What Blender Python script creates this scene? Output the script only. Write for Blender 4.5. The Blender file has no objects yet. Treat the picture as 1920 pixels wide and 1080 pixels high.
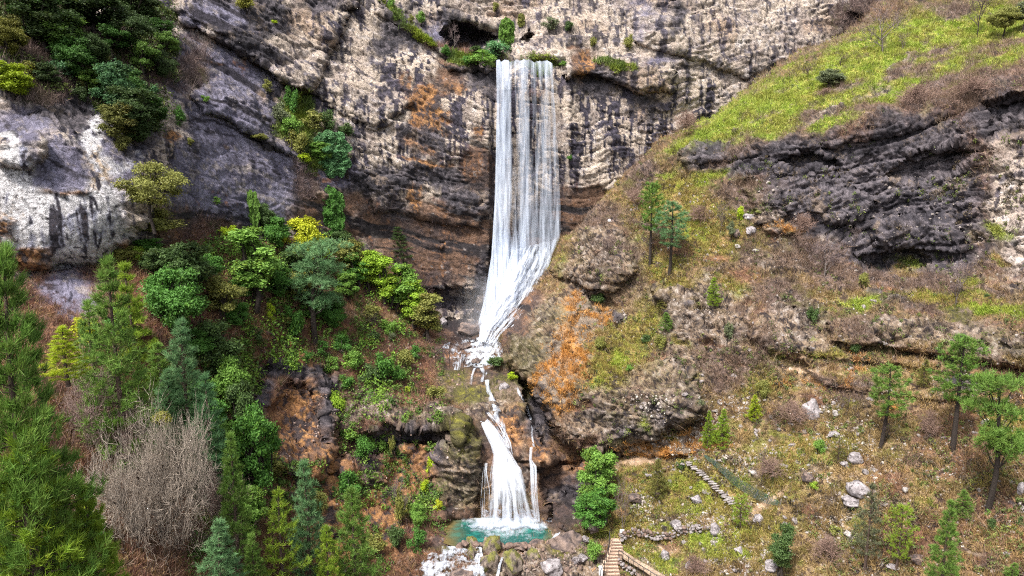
import bpy, math, random
import numpy as np

# ------------------------------------------------------------------ camera, sky, sun, exposure
SC = bpy.context.scene
COL = SC.collection
PITCH = math.radians(9.4)
F = 1300.0                                    # focal length in photograph pixels (1920 wide)
CAM = np.array([0.0, 0.0, 30.0])
cam_d = bpy.data.cameras.new('camera'); cam = bpy.data.objects.new('camera', cam_d); COL.objects.link(cam)
cam.location = CAM; cam.rotation_euler = (math.pi / 2 - PITCH, 0, 0)
cam_d.sensor_width = 36; cam_d.lens = F / 1920 * 36; cam_d.clip_start = 0.5; cam_d.clip_end = 3000
SC.camera = cam
SUN_EL, SUN_AZ = math.radians(58), math.radians(215)     # azimuth clockwise from +Y
w = bpy.data.worlds.new('World'); SC.world = w; w.use_nodes = True
nt = w.node_tree; bg = nt.nodes['Background']
sky = nt.nodes.new('ShaderNodeTexSky'); sky.sky_type = 'NISHITA'; sky.sun_disc = False
sky.sun_elevation = SUN_EL; sky.sun_rotation = SUN_AZ; sky.air_density = 1.0; sky.dust_density = 4.0; sky.ozone_density = 0.6
hs = nt.nodes.new('ShaderNodeHueSaturation'); hs.inputs['Saturation'].default_value = 0.35      # a thin overcast whitens the sky
nt.links.new(sky.outputs[0], hs.inputs['Color']); nt.links.new(hs.outputs[0], bg.inputs[0]); bg.inputs[1].default_value = 0.1
sd = bpy.data.lights.new('sun', 'SUN'); sd.energy = 2.5; sd.angle = math.radians(10); sd.color = (1, 0.95, 0.88)
sun = bpy.data.objects.new('sun', sd); COL.objects.link(sun)
sun.rotation_euler = (math.pi / 2 - SUN_EL, 0, -SUN_AZ + math.pi)
SC.view_settings.view_transform = 'Standard'; SC.view_settings.look = 'None'
SC.view_settings.exposure = 1.62; SC.view_settings.gamma = 1.0; SC.view_settings.use_curve_mapping = False
SC.cycles.max_bounces = 6; SC.cycles.diffuse_bounces = 3; SC.cycles.transparent_max_bounces = 24
SC.cycles.use_denoising = False; SC.cycles.filter_width = 1.1; SC.cycles.volume_bounces = 2

RNG = np.random.RandomState(7)
rnd = random.Random(5)
cp_, sp_ = math.cos(PITCH), math.sin(PITCH)

def world_at(px, py, Y):
    """world point on the sight line through photograph pixel (px, py) at distance Y ahead"""
    px, py, Y = np.asarray(px, float), np.asarray(py, float), np.asarray(Y, float)
    a = (px - 960) / F; b = (540 - py) / F
    dy = cp_ + b * sp_; dz = -sp_ + b * cp_
    t = Y / dy
    return np.stack([CAM[0] + a * t, CAM[1] + dy * t, CAM[2] + dz * t], -1)

# ------------------------------------------------------------------ numpy noise
PERM = np.arange(256); RNG.shuffle(PERM); PERM = np.concatenate([PERM, PERM, PERM]).astype(np.int32)
_g = RNG.normal(size=(256, 3)); _g /= np.linalg.norm(_g, axis=1)[:, None]; GR = _g.astype(np.float32)
RV = RNG.rand(256, 3).astype(np.float32)

def noise(P):
    P = P.astype(np.float32); sh = P.shape[:-1]; P = P.reshape(-1, 3)
    I = np.floor(P).astype(np.int32); f = P - I; u = f * f * f * (f * (f * 6 - 15) + 10); I &= 255
    out = 0
    for dx in (0, 1):
        hx = PERM[I[:, 0] + dx]; wx = u[:, 0] if dx else 1 - u[:, 0]
        for dy in (0, 1):
            hy = PERM[hx + I[:, 1] + dy]; wy = u[:, 1] if dy else 1 - u[:, 1]
            for dz in (0, 1):
                h = PERM[hy + I[:, 2] + dz] & 255; wz = u[:, 2] if dz else 1 - u[:, 2]
                g = GR[h]
                out = out + wx * wy * wz * (g[:, 0] * (f[:, 0] - dx) + g[:, 1] * (f[:, 1] - dy) + g[:, 2] * (f[:, 2] - dz))
    return (out * 1.6).reshape(sh)

def fbm(P, s, o=4, rough=0.5, off=0.0):
    P = np.asarray(P) / s + off + 37.3
    a, t, n = 1.0, 0.0, 0
    for k in range(o):
        t = t + a * noise(P * (2.03 ** k) + k * 11.7); n += a; a *= rough
    return t / n

def ridged(P, s, o=4, off=0.0):
    P = np.asarray(P) / s + off + 91.3
    a, t, n = 1.0, 0.0, 0
    for k in range(o):
        t = t + a * (1 - 2.2 * np.abs(noise(P * (2.1 ** k) + k * 5.7))); n += a; a *= 0.5
    return t / n

def worley(P, s, off=0.0):
    P = (np.asarray(P) / s + off + 50).astype(np.float32).reshape(-1, 3)
    I = np.floor(P).astype(np.int32); f = P - I
    F1 = np.full(len(P), 9.0, np.float32); F2 = F1.copy(); ID = np.zeros(len(P), np.int32)
    for dx in (-1, 0, 1):
        for dy in (-1, 0, 1):
            for dz in (-1, 0, 1):
                h = PERM[PERM[PERM[(I[:, 0] + dx) & 255] + ((I[:, 1] + dy) & 255)] + ((I[:, 2] + dz) & 255)] & 255
                r = RV[h]
                d = (r[:, 0] + dx - f[:, 0]) ** 2 + (r[:, 1] + dy - f[:, 1]) ** 2 + (r[:, 2] + dz - f[:, 2]) ** 2
                lt = d < F1
                F2 = np.where(lt, F1, np.minimum(F2, d)); ID = np.where(lt, h, ID); F1 = np.where(lt, d, F1)
    return np.sqrt(F1), np.sqrt(F2), ID / 255.0

def sst(a, b, x):
    t = np.clip((x - a) / (b - a), 0, 1); return t * t * (3 - 2 * t)

# ------------------------------------------------------------------ object helpers
def set_props(o, label=None, cat=None, group=None, kind=None):
    if label: o['label'] = label
    if cat: o['category'] = cat
    if group: o['group'] = group
    if kind: o['kind'] = kind
    return o

def mesh_np(name, V, Fc, mat=None, col=None, attrs=None, smooth=True):
    """V (n,3); Fc (m,3) or (m,4); col (n,3) per-vertex base colour"""
    V = np.asarray(V, np.float32); Fc = np.asarray(Fc, np.int32); k = Fc.shape[1]
    me = bpy.data.meshes.new(name)
    me.vertices.add(len(V)); me.vertices.foreach_set('co', V.ravel())
    me.loops.add(Fc.size); me.loops.foreach_set('vertex_index', Fc.ravel())
    me.polygons.add(len(Fc)); me.polygons.foreach_set('loop_start', np.arange(0, Fc.size, k, dtype=np.int32))
    me.polygons.foreach_set('use_smooth', np.full(len(Fc), smooth))
    if col is not None:
        a = me.color_attributes.new('Col', 'FLOAT_COLOR', 'POINT')
        a.data.foreach_set('color', np.concatenate([np.clip(col, 0, 1), np.ones((len(V), 1))], 1).astype(np.float32).ravel())
    for an, av in (attrs or {}).items():
        a = me.attributes.new(an, 'FLOAT', 'POINT'); a.data.foreach_set('value', np.asarray(av, np.float32).ravel())
    me.update()
    if mat: me.materials.append(mat)
    return me

def link(name, me, parent=None, loc=None, rot=None, scale=None, color=None):
    o = bpy.data.objects.new(name, me); COL.objects.link(o)
    if parent: o.parent = parent
    if loc is not None: o.location = [float(v) for v in loc]
    if rot is not None: o.rotation_euler = rot
    if scale is not None: o.scale = scale
    if color is not None: o.color = (*color, 1)
    return o

class MB:
    def __init__(s): s.v = []; s.f = []; s.c = []; s.n = 0
    def add(s, V, Fc, c=None):
        V = np.asarray(V, float); s.v.append(V); s.f.append(np.asarray(Fc) + s.n); s.n += len(V)
        s.c.append(np.broadcast_to(np.asarray((1, 1, 1) if c is None else c, float), (len(V), 3)))
    def box(s, c, d, rz=0, col=None, rx=0):
        c = np.asarray(c, float); h = np.asarray(d, float) / 2
        V = np.array([[x, y, z] for x in (-1, 1) for y in (-1, 1) for z in (-1, 1)], float) * h
        if rx:
            R = np.array([[1, 0, 0], [0, math.cos(rx), -math.sin(rx)], [0, math.sin(rx), math.cos(rx)]]); V = V @ R.T
        R = np.array([[math.cos(rz), -math.sin(rz), 0], [math.sin(rz), math.cos(rz), 0], [0, 0, 1]])
        V = V @ R.T + c
        s.add(V, [[0, 1, 3, 2], [4, 6, 7, 5], [0, 4, 5, 1], [2, 3, 7, 6], [0, 2, 6, 4], [1, 5, 7, 3]], col)
    def tube(s, pts, rad, n=5, col=None):
        pts = np.asarray(pts, float); m = len(pts); rad = np.broadcast_to(np.asarray(rad, float), (m,))
        d = np.gradient(pts, axis=0); d /= np.linalg.norm(d, axis=1)[:, None] + 1e-9
        ref = np.where(np.abs(d[:, 2:3]) > 0.9, [[1.0, 0, 0]], [[0, 0, 1.0]])
        a = np.cross(d, ref); a /= np.linalg.norm(a, axis=1)[:, None] + 1e-9; b = np.cross(d, a)
        th = np.arange(n) / n * 2 * math.pi
        V = pts[:, None] + rad[:, None, None] * (np.cos(th)[None, :, None] * a[:, None] + np.sin(th)[None, :, None] * b[:, None])
        Fc = [[i * n + j, i * n + (j + 1) % n, (i + 1) * n + (j + 1) % n, (i + 1) * n + j] for i in range(m - 1) for j in range(n)]
        s.add(V.reshape(-1, 3), Fc, col)
    def mesh(s, name, mat, smooth=True, attrs=None):
        return mesh_np(name, np.concatenate(s.v), np.concatenate(s.f), mat, np.concatenate(s.c), attrs, smooth)

# ------------------------------------------------------------------ materials
def mat_base(name):
    m = bpy.data.materials.new(name); m.use_nodes = True; nt = m.node_tree
    for n in list(nt.nodes):
        if n.type != 'OUTPUT_MATERIAL': nt.nodes.remove(n)
    return m, nt, nt.nodes['Material Output'], nt.nodes.new, nt.links.new

def rock_material(name, rough=0.85, fine=1.0, bump=0.6, bscale=1.0, spec=0.25, crack=0.):
    m, nt, out, N, L = mat_base(name)
    bs = N('ShaderNodeBsdfPrincipled'); L(bs.outputs[0], out.inputs[0])
    bs.inputs['Roughness'].default_value = rough; bs.inputs['Specular IOR Level'].default_value = spec
    at = N('ShaderNodeAttribute'); at.attribute_name = 'Col'
    tc = N('ShaderNodeTexCoord')
    n1 = N('ShaderNodeTexNoise'); n1.inputs['Scale'].default_value = 3.2 * bscale; n1.inputs['Detail'].default_value = 9; n1.inputs['Roughness'].default_value = 0.72
    n2 = N('ShaderNodeTexNoise'); n2.inputs['Scale'].default_value = 14 * bscale; n2.inputs['Detail'].default_value = 5; n2.inputs['Roughness'].default_value = 0.7
    L(tc.outputs['Object'], n1.inputs['Vector']); L(tc.outputs['Object'], n2.inputs['Vector'])
    r1 = N('ShaderNodeMapRange'); r1.inputs[1].default_value = 0.3; r1.inputs[2].default_value = 0.7; r1.inputs[3].default_value = 1 - 0.5 * fine; r1.inputs[4].default_value = 1 + 0.5 * fine
    r2 = N('ShaderNodeMapRange'); r2.inputs[1].default_value = 0.3; r2.inputs[2].default_value = 0.7; r2.inputs[3].default_value = 1 - 0.3 * fine; r2.inputs[4].default_value = 1 + 0.3 * fine
    L(n1.outputs[0], r1.inputs[0]); L(n2.outputs[0], r2.inputs[0])
    mu = N('ShaderNodeMath'); mu.operation = 'MULTIPLY'; L(r1.outputs[0], mu.inputs[0]); L(r2.outputs[0], mu.inputs[1])
    vm = N('ShaderNodeVectorMath'); vm.operation = 'SCALE'; L(at.outputs['Color'], vm.inputs[0]); L(mu.outputs[0], vm.inputs['Scale'])
    colout = vm.outputs[0]; ck = None
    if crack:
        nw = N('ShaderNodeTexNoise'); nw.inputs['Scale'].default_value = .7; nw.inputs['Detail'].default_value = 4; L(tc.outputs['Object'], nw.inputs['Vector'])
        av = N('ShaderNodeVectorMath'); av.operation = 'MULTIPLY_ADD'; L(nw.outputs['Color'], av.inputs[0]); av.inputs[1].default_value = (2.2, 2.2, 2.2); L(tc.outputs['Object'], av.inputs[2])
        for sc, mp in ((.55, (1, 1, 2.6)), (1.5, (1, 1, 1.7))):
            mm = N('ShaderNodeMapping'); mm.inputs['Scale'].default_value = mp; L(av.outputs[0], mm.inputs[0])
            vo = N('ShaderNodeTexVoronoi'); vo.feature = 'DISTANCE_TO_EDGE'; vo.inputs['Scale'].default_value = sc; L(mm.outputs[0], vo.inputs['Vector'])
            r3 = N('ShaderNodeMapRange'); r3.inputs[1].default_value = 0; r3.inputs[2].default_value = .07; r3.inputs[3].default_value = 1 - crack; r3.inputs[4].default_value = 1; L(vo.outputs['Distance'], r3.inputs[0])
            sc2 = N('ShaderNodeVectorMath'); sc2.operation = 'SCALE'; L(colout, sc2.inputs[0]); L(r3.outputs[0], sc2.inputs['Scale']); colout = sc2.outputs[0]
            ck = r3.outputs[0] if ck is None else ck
    L(colout, bs.inputs['Base Color'])
    ad = N('ShaderNodeMath'); ad.operation = 'ADD'; L(n1.outputs[0], ad.inputs[0]); L(n2.outputs[0], ad.inputs[1])
    bu = N('ShaderNodeBump'); bu.inputs['Strength'].default_value = bump; bu.inputs['Distance'].default_value = 0.35
    L(ad.outputs[0], bu.inputs['Height']); L(bu.outputs[0], bs.inputs['Normal'])
    return m

def leaf_material(name, transl=0.3, use_obj=True):
    m, nt, out, N, L = mat_base(name)
    at = N('ShaderNodeAttribute'); at.attribute_name = 'Col'
    col = at.outputs['Color']
    if use_obj:
        oi = N('ShaderNodeObjectInfo')
        mx = N('ShaderNodeVectorMath'); mx.operation = 'MULTIPLY'; L(at.outputs['Color'], mx.inputs[0]); L(oi.outputs['Color'], mx.inputs[1])
        col = mx.outputs[0]
    df = N('ShaderNodeBsdfPrincipled'); df.inputs['Roughness'].default_value = 0.55; df.inputs['Specular IOR Level'].default_value = 0.25
    tr = N('ShaderNodeBsdfTranslucent'); ms = N('ShaderNodeMixShader'); ms.inputs[0].default_value = transl
    L(col, df.inputs['Base Color']); L(col, tr.inputs['Color'])
    L(df.outputs[0], ms.inputs[1]); L(tr.outputs[0], ms.inputs[2]); L(ms.outputs[0], out.inputs[0])
    return m

def water_material(name, tint=(0.78, 0.83, 0.92), sx=6, sz=0.5, contrast=1.5):
    """white falling water: opaque where the 'dens' attribute and the streak noise are high, clear between the strands"""
    m, nt, out, N, L = mat_base(name)
    at = N('ShaderNodeAttribute'); at.attribute_name = 'dens'
    au = N('ShaderNodeAttribute'); au.attribute_name = 'su'; av = N('ShaderNodeAttribute'); av.attribute_name = 'sv'
    cb = N('ShaderNodeCombineXYZ'); L(au.outputs['Fac'], cb.inputs[0]); L(av.outputs['Fac'], cb.inputs[1])
    mp = N('ShaderNodeMapping'); mp.inputs['Scale'].default_value = (sx, sz, 1); L(cb.outputs[0], mp.inputs[0])
    n = N('ShaderNodeTexNoise'); n.inputs['Scale'].default_value = 1; n.inputs['Detail'].default_value = 6; n.inputs['Roughness'].default_value = 0.65
    L(mp.outputs[0], n.inputs['Vector'])
    s = N('ShaderNodeMath'); s.operation = 'SUBTRACT'; L(n.outputs[0], s.inputs[0]); s.inputs[1].default_value = 0.5
    k = N('ShaderNodeMath'); k.operation = 'MULTIPLY_ADD'; L(s.outputs[0], k.inputs[0]); k.inputs[1].default_value = contrast; L(at.outputs['Fac'], k.inputs[2])
    k.use_clamp = True
    lt = N('ShaderNodeMath'); lt.operation = 'GREATER_THAN'; L(at.outputs['Fac'], lt.inputs[0]); lt.inputs[1].default_value = 0.02
    mm = N('ShaderNodeMath'); mm.operation = 'MULTIPLY'; L(k.outputs[0], mm.inputs[0]); L(lt.outputs[0], mm.inputs[1])
    thin = N('ShaderNodeMath'); thin.operation = 'MULTIPLY'; L(mm.outputs[0], thin.inputs[0]); thin.inputs[1].default_value = .88 if name == 'falling_water' else .96; mm = thin
    b = N('ShaderNodeBsdfPrincipled'); b.inputs['Base Color'].default_value = (*tint, 1); b.inputs['Roughness'].default_value = 0.5
    tl = N('ShaderNodeBsdfTranslucent'); tl.inputs['Color'].default_value = (*tint, 1)
    m1 = N('ShaderNodeMixShader'); m1.inputs[0].default_value = 0.35; L(b.outputs[0], m1.inputs[1]); L(tl.outputs[0], m1.inputs[2])
    tp = N('ShaderNodeBsdfTransparent'); ms = N('ShaderNodeMixShader')
    L(mm.outputs[0], ms.inputs[0]); L(tp.outputs[0], ms.inputs[1]); L(m1.outputs[0], ms.inputs[2]); L(ms.outputs[0], out.inputs[0])
    return m

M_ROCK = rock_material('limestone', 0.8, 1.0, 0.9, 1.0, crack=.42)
M_HILL = rock_material('hillside_earth_and_rock', 0.9, 0.95, 0.8, 1.3)
M_STONE = rock_material('loose_stone', 0.85, 0.8, 0.5, 1.5)
M_BARK = rock_material('bark', 0.9, 0.8, 0.7, 4)
M_LEAF = leaf_material('leaves')
M_GRASS = leaf_material('grass_blades', 0.25, False)
M_WATER = water_material('falling_water', (0.50, 0.56, 0.67), 4, .16, .7)
M_WATER_S = water_material('rushing_water', (0.60, 0.65, 0.74), 3.0, 0.9, 1.1)
def plain(name, col, rough=0.6, metal=0.0):
    m = bpy.data.materials.new(name); m.use_nodes = True; b = m.node_tree.nodes['Principled BSDF']
    n = m.node_tree.nodes.new('ShaderNodeTexNoise'); n.inputs['Scale'].default_value = 6; n.inputs['Detail'].default_value = 5
    r = m.node_tree.nodes.new('ShaderNodeMixRGB'); r.inputs[1].default_value = (*[c * .8 for c in col], 1); r.inputs[2].default_value = (*[min(1, c * 1.15) for c in col], 1)
    m.node_tree.links.new(n.outputs[0], r.inputs[0]); m.node_tree.links.new(r.outputs[0], b.inputs['Base Color'])
    b.inputs['Roughness'].default_value = rough; b.inputs['Metallic'].default_value = metal
    return m
M_METAL = plain('dark_metal', (0.06, 0.06, 0.065), 0.5, 0.6)
M_SIGN = plain('white_sign_board', (0.75, 0.77, 0.8), 0.4)
M_SIGNPRINT = plain('sign_print', (0.45, 0.5, 0.55), 0.5)
M_NET = plain('green_netting', (0.02, 0.075, 0.06), 0.8)

# ------------------------------------------------------------------ surface kinds (real base colours)
C = lambda *a: np.array(a, np.float32)
TYPES = ['cream', 'streak', 'lav', 'dark', 'white', 'orange', 'brown', 'tan', 'soil', 'grass', 'olive', 'dry', 'scrub', 'moss', 'dirt', 'fern']
TI = {t: i for i, t in enumerate(TYPES)}

def inside_dist(px, py, poly):
    """signed distance to a polygon in photograph pixels, positive inside"""
    poly = np.asarray(poly, np.float32); n = len(poly); d = np.full(px.shape, 1e9, np.float32); ins = np.zeros(px.shape, bool)
    for i in range(n):
        a = poly[i]; b = poly[(i + 1) % n]; e = b - a
        t = np.clip(((px - a[0]) * e[0] + (py - a[1]) * e[1]) / (e @ e + 1e-9), 0, 1)
        d = np.minimum(d, (px - a[0] - t * e[0]) ** 2 + (py - a[1] - t * e[1]) ** 2)
        c = (a[1] > py) != (b[1] > py)
        ins ^= c & (px < (b[0] - a[0]) * (py - a[1]) / (b[1] - a[1] + 1e-9) + a[0])
    return np.where(ins, 1, -1) * np.sqrt(d)

def rbf(pts):
    """smooth distance surface through sparse survey points"""
    P = np.array(pts, float); X = P[:, :2] / 500; n = len(X)
    def phi(r): return np.sqrt(r * r + 0.02)
    K = phi(np.linalg.norm(X[:, None] - X[None], axis=2)) - 0.004 * np.eye(n)
    A = np.zeros((n + 3, n + 3)); A[:n, :n] = K; A[:n, n] = 1; A[:n, n + 1:] = X; A[n, :n] = 1; A[n + 1:, :n] = X.T
    sol = np.linalg.solve(A, np.concatenate([P[:, 2], [0, 0, 0]]))
    def f(px, py):
        x = px / 500; y = py / 500; o = sol[n] + sol[n + 1] * x + sol[n + 2] * y
        for i in range(n): o = o + sol[i] * phi(np.sqrt((x - X[i, 0]) ** 2 + (y - X[i, 1]) ** 2))
        return o
    return f

DIPX = np.array([-200, 0, 300, 450, 700, 900, 1100, 1300, 1600, 1900, 2200.0])
DIPV = np.array([.45, .5, .6, .6, .45, .1, 0.0, -.2, -.4, -.35, -.3])
def strata(P, px):
    xs = (DIPX - 960) / F * 85
    cum = np.concatenate([[0], np.cumsum((DIPV[1:] + DIPV[:-1]) / 2 * np.diff(xs))])
    return P[..., 2] + np.interp(P[..., 0], xs, cum) + 0.9 * fbm(P, 9, 2, off=3) + 0.25 * fbm(P, 2.2, 2, off=8)

def type_weights(px, py, P, spots, base, sharp=14):
    wx = px + 26 * fbm(P, 5, 3, off=1.1) + 8 * fbm(P, 1.2, 2, off=4.1); wy = py + 26 * fbm(P, 5, 3, off=7.7) + 8 * fbm(P, 1.2, 2, off=2.1)
    S = {base: np.full(px.shape, 0.35, np.float32)}
    for (x, y, rx, ry, t, *k) in spots:
        a = k[0] if k else 1.0; rot = math.radians(k[1]) if len(k) > 1 else 0
        ddx, ddy = wx - x, wy - y
        if rot: ddx, ddy = ddx * math.cos(rot) + ddy * math.sin(rot), -ddx * math.sin(rot) + ddy * math.cos(rot)
        g = a * np.exp(-((ddx / rx) ** 2 + (ddy / ry) ** 2) * 0.7).astype(np.float32)
        S[t] = np.maximum(S[t], g) if t in S else g
    W = np.zeros(px.shape + (len(TYPES),), np.float32)
    for t, s in S.items():
        nz = 0.36 * fbm(P, 2.6, 5, 0.68, off=TI[t] * 3.3 + 13)
        W[..., TI[t]] = np.exp(sharp * (s + nz * np.minimum(1, s * 3)))* (s > 0.02)
    return W / (W.sum(-1, keepdims=True) + 1e-9)

AMP = dict(cream=.8, streak=1, lav=.62, dark=1.05, white=.42, orange=.8, brown=.6, tan=1.15, soil=.35, grass=.3, olive=.4, dry=.5, scrub=.6, moss=.7, dirt=.12, fern=.7)
AMPV = np.array([AMP[t] for t in TYPES], np.float32)

def mixc(a, b, t): return a + (b - a) * t[..., None]

def surface_colour(P, W, st):
    sh = P.shape[:-1]
    PS = P.copy(); PS[..., 2] *= 0.055; PS[..., 0] *= 1.0
    s1 = .6 * fbm(PS, 0.5, 3, 0.6, off=21) + .6 * fbm(PS, 1.5, 3, .55, off=25)              # vertical water streaks
    s2 = fbm(PS * [1, 1, 1.6], 2.2, 3, off=31)
    n1 = fbm(P, 3.2, 5, 0.62, off=41); n2 = fbm(P, 0.8, 4, 0.65, off=51); n3 = fbm(P, 0.3, 3, 0.7, off=61); n4 = fbm(P, 10, 3, off=71)
    sl = noise(np.stack([st * 0.9, P[..., 0] * 0.05, P[..., 1] * 0.05], -1)) + 0.5 * noise(np.stack([st * 2.7 + 9, P[..., 0] * 0.12, P[..., 1] * 0.1], -1))
    pits = sst(0.28, 0.42, n3)
    out = np.zeros(sh + (3,), np.float32)
    def put(t, c): out[...] += W[..., TI[t], None] * c
    cream = mixc(C(.58, .48, .395), C(.38, .31, .275), sst(-.2, .3, n1)); cream = mixc(cream, C(.62, .56, .53), sst(.05, .35, n2)); cream = mixc(cream, C(.45, .30, .20), sst(.15, .4, n4 + .4 * n2) * .6)
    dk = mixc(C(.034, .030, .042), C(.10, .088, .12), sst(-.2, .3, n2))
    m = np.maximum(sst(.16, .24, 1.6 * s1 + .4 * s2 + .12 * n2 + .2 * n4), .9 * sst(.30, .42, -sl * .6 + .5 * n2))
    put('cream', mixc(mixc(cream, dk, m * .9), C(.10, .08, .08), pits * .8))
    m = sst(-.02, .06, 1.7 * s1 + .4 * s2 + .14 * n2 + .25 * n1 + .1 * sl + .25 * n4)
    put('streak', mixc(cream, dk, m))
    lav = mixc(C(.25, .235, .32), C(.13, .12, .175), sst(-.2, .25, n1 + .4 * n2)); lav = mixc(lav, C(.33, .29, .30), sst(.2, .4, n2 + .4 * sl)); lav = mixc(lav, C(.04, .035, .05), np.maximum(sst(.25, .4, -sl + .5 * n2), sst(.2, .35, s1) * .6))
    put('lav', mixc(lav, C(.32, .14, .06), sst(.36, .5, n1 + .3 * n4) * .7))
    d = mixc(C(.052, .047, .057), C(.155, .135, .15), sst(-.1, .3, n2 + .3 * sl)); d = mixc(d, C(.22, .17, .14), sst(.2, .42, n1 + .5 * n3)); d = mixc(d, C(.012, .010, .014), sst(.1, .4, -n2 - .3 * n1))
    put('dark', d)
    wh = mixc(C(.72, .70, .72), C(.34, .34, .43), sst(.02, .25, .7 * n1 + 1.1 * s1)); wh = mixc(wh, C(.55, .42, .30), sst(.15, .3, n4 + n2 * .4)); wh = mixc(wh, C(.05, .045, .06), np.maximum(sst(.26, .34, n2 + .3 * n1), sst(.20, .30, 1.4 * s1 + .3 * n1)))
    put('white', mixc(wh, C(.08, .05, .04), pits * .8))
    o = mixc(C(.50, .24, .085), C(.29, .15, .075), sst(-.25, .2, n2 + n1 * .5)); o = mixc(o, C(.56, .30, .12), sst(.15, .4, n2 + .4 * n3)); o = mixc(o, C(.08, .06, .06), sst(-.05, .15, -n1 * .5 - n2 + .6 * s1))
    put('orange', o)
    b = mixc(C(.21, .125, .085), C(.085, .06, .056), sst(-.2, .2, n1 + .4 * s1)); b = mixc(b, C(.30, .15, .075), sst(.08, .35, s1 * .7 + n2 * .6)); b = mixc(b, C(.03, .025, .028), sst(.15, .4, -sl + .4 * n2)); b = mixc(b, C(.3, .26, .25), sst(.33, .45, n2 + .3 * s1))
    put('brown', b)
    t_ = mixc(C(.32, .235, .165), C(.15, .115, .095), sst(-.2, .25, n1 + .6 * n2)); t_ = mixc(t_, C(.42, .36, .32), sst(.12, .38, n2 + .6 * n3)); t_ = mixc(t_, C(.04, .032, .034), sst(-.02, .2, -n2 - .6 * n3)); t_ = mixc(t_, C(.15, .14, .04), sst(.1, .4, n4 + .6 * n3) * .45)
    put('tan', t_)
    s = mixc(C(.24, .115, .07), C(.11, .055, .04), sst(-.25, .2, n1 + .5 * n2)); s = mixc(s, C(.42, .22, .12), sst(.1, .35, n2 + .4 * n3)); s = mixc(s, C(.05, .03, .025), sst(.08, .3, -n2 - .6 * n3)); s = mixc(s, C(.10, .10, .03), sst(.2, .4, -n1 + .6 * n3)); s = mixc(s, C(.5, .42, .38), sst(.42, .5, n3 + .2 * n2))
    put('soil', s)
    g = mixc(C(.31, .37, .045), C(.18, .25, .035), sst(-.25, .2, n2 + .4 * n1)); g = mixc(g, C(.42, .38, .10), sst(.1, .3, n2 - .3 * n1)); g = mixc(g, C(.15, .12, .08), sst(.12, .32, -n2 - n1 * .6)); g = mixc(g, C(.1, .075, .07), sst(.3, .4, n3))
    put('grass', g)
    g = mixc(C(.34, .27, .06), C(.18, .165, .035), sst(-.25, .2, n2 + .3 * n1)); g = mixc(g, C(.36, .24, .11), sst(.02, .3, n1 + .3 * n3)); g = mixc(g, C(.060, .045, .035), sst(.02, .26, -n2 - .5 * n3 - .2 * n1)); g = mixc(g, C(.22, .27, .03), sst(.15, .35, -n1 + .3 * n2)); g = mixc(g, C(.5, .46, .42), sst(.4, .48, n3 + .2 * n1))
    put('olive', g)
    g = mixc(C(.43, .31, .17), C(.25, .17, .09), sst(-.25, .2, n2)); g = mixc(g, C(.20, .20, .05), sst(.08, .3, n1 + .3 * n2)); g = mixc(g, C(.075, .048, .038), sst(.02, .26, -n2 - .5 * n3 - .25 * n1)); g = mixc(g, C(.55, .48, .42), sst(.32, .45, n3 + .3 * n2))
    put('dry', g)
    g = mixc(C(.25, .17, .12), C(.105, .08, .075), sst(-.2, .2, n2)); g = mixc(g, C(.30, .22, .20), sst(.08, .35, n3 + .5 * n2)); g = mixc(g, C(.03, .025, .03), sst(.0, .2, -n2 - n3 * .6)); g = mixc(g, C(.14, .13, .045), sst(.15, .35, n1))
    put('scrub', g)
    g = mixc(C(.13, .12, .035), C(.06, .055, .03), sst(-.2, .2, n2)); g = mixc(g, C(.20, .19, .03), sst(.1, .35, n2 + n1 * .4)); g = mixc(g, C(.2, .15, .12), sst(.05, .3, -n1 + .5 * n3)); g = mixc(g, C(.03, .025, .025), sst(.15, .35, -n2 - .4 * n3))
    put('moss', g)
    put('dirt', mixc(mixc(C(.50, .35, .23), C(.38, .25, .16), sst(-.2, .2, n2)), C(.6, .5, .4), sst(.2, .4, n3)))
    o = mixc(C(.56, .28, .075), C(.40, .19, .07), sst(-.2, .2, n3 + .4 * n2)); o = mixc(o, C(.24, .19, .15), sst(-.16, .02, n1 + .5 * n2)); o = mixc(o, C(.06, .04, .03), sst(.15, .35, -n2 - .4 * n3))
    put('fern', o)
    return np.clip(out, 0.008, .75)

def axis(lo, a, b, hi, step, cstep):
    return np.concatenate([np.arange(lo, a, cstep), np.arange(a, b, step), np.arange(b, hi + cstep, cstep)])

class Sheet:
    pass

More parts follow.
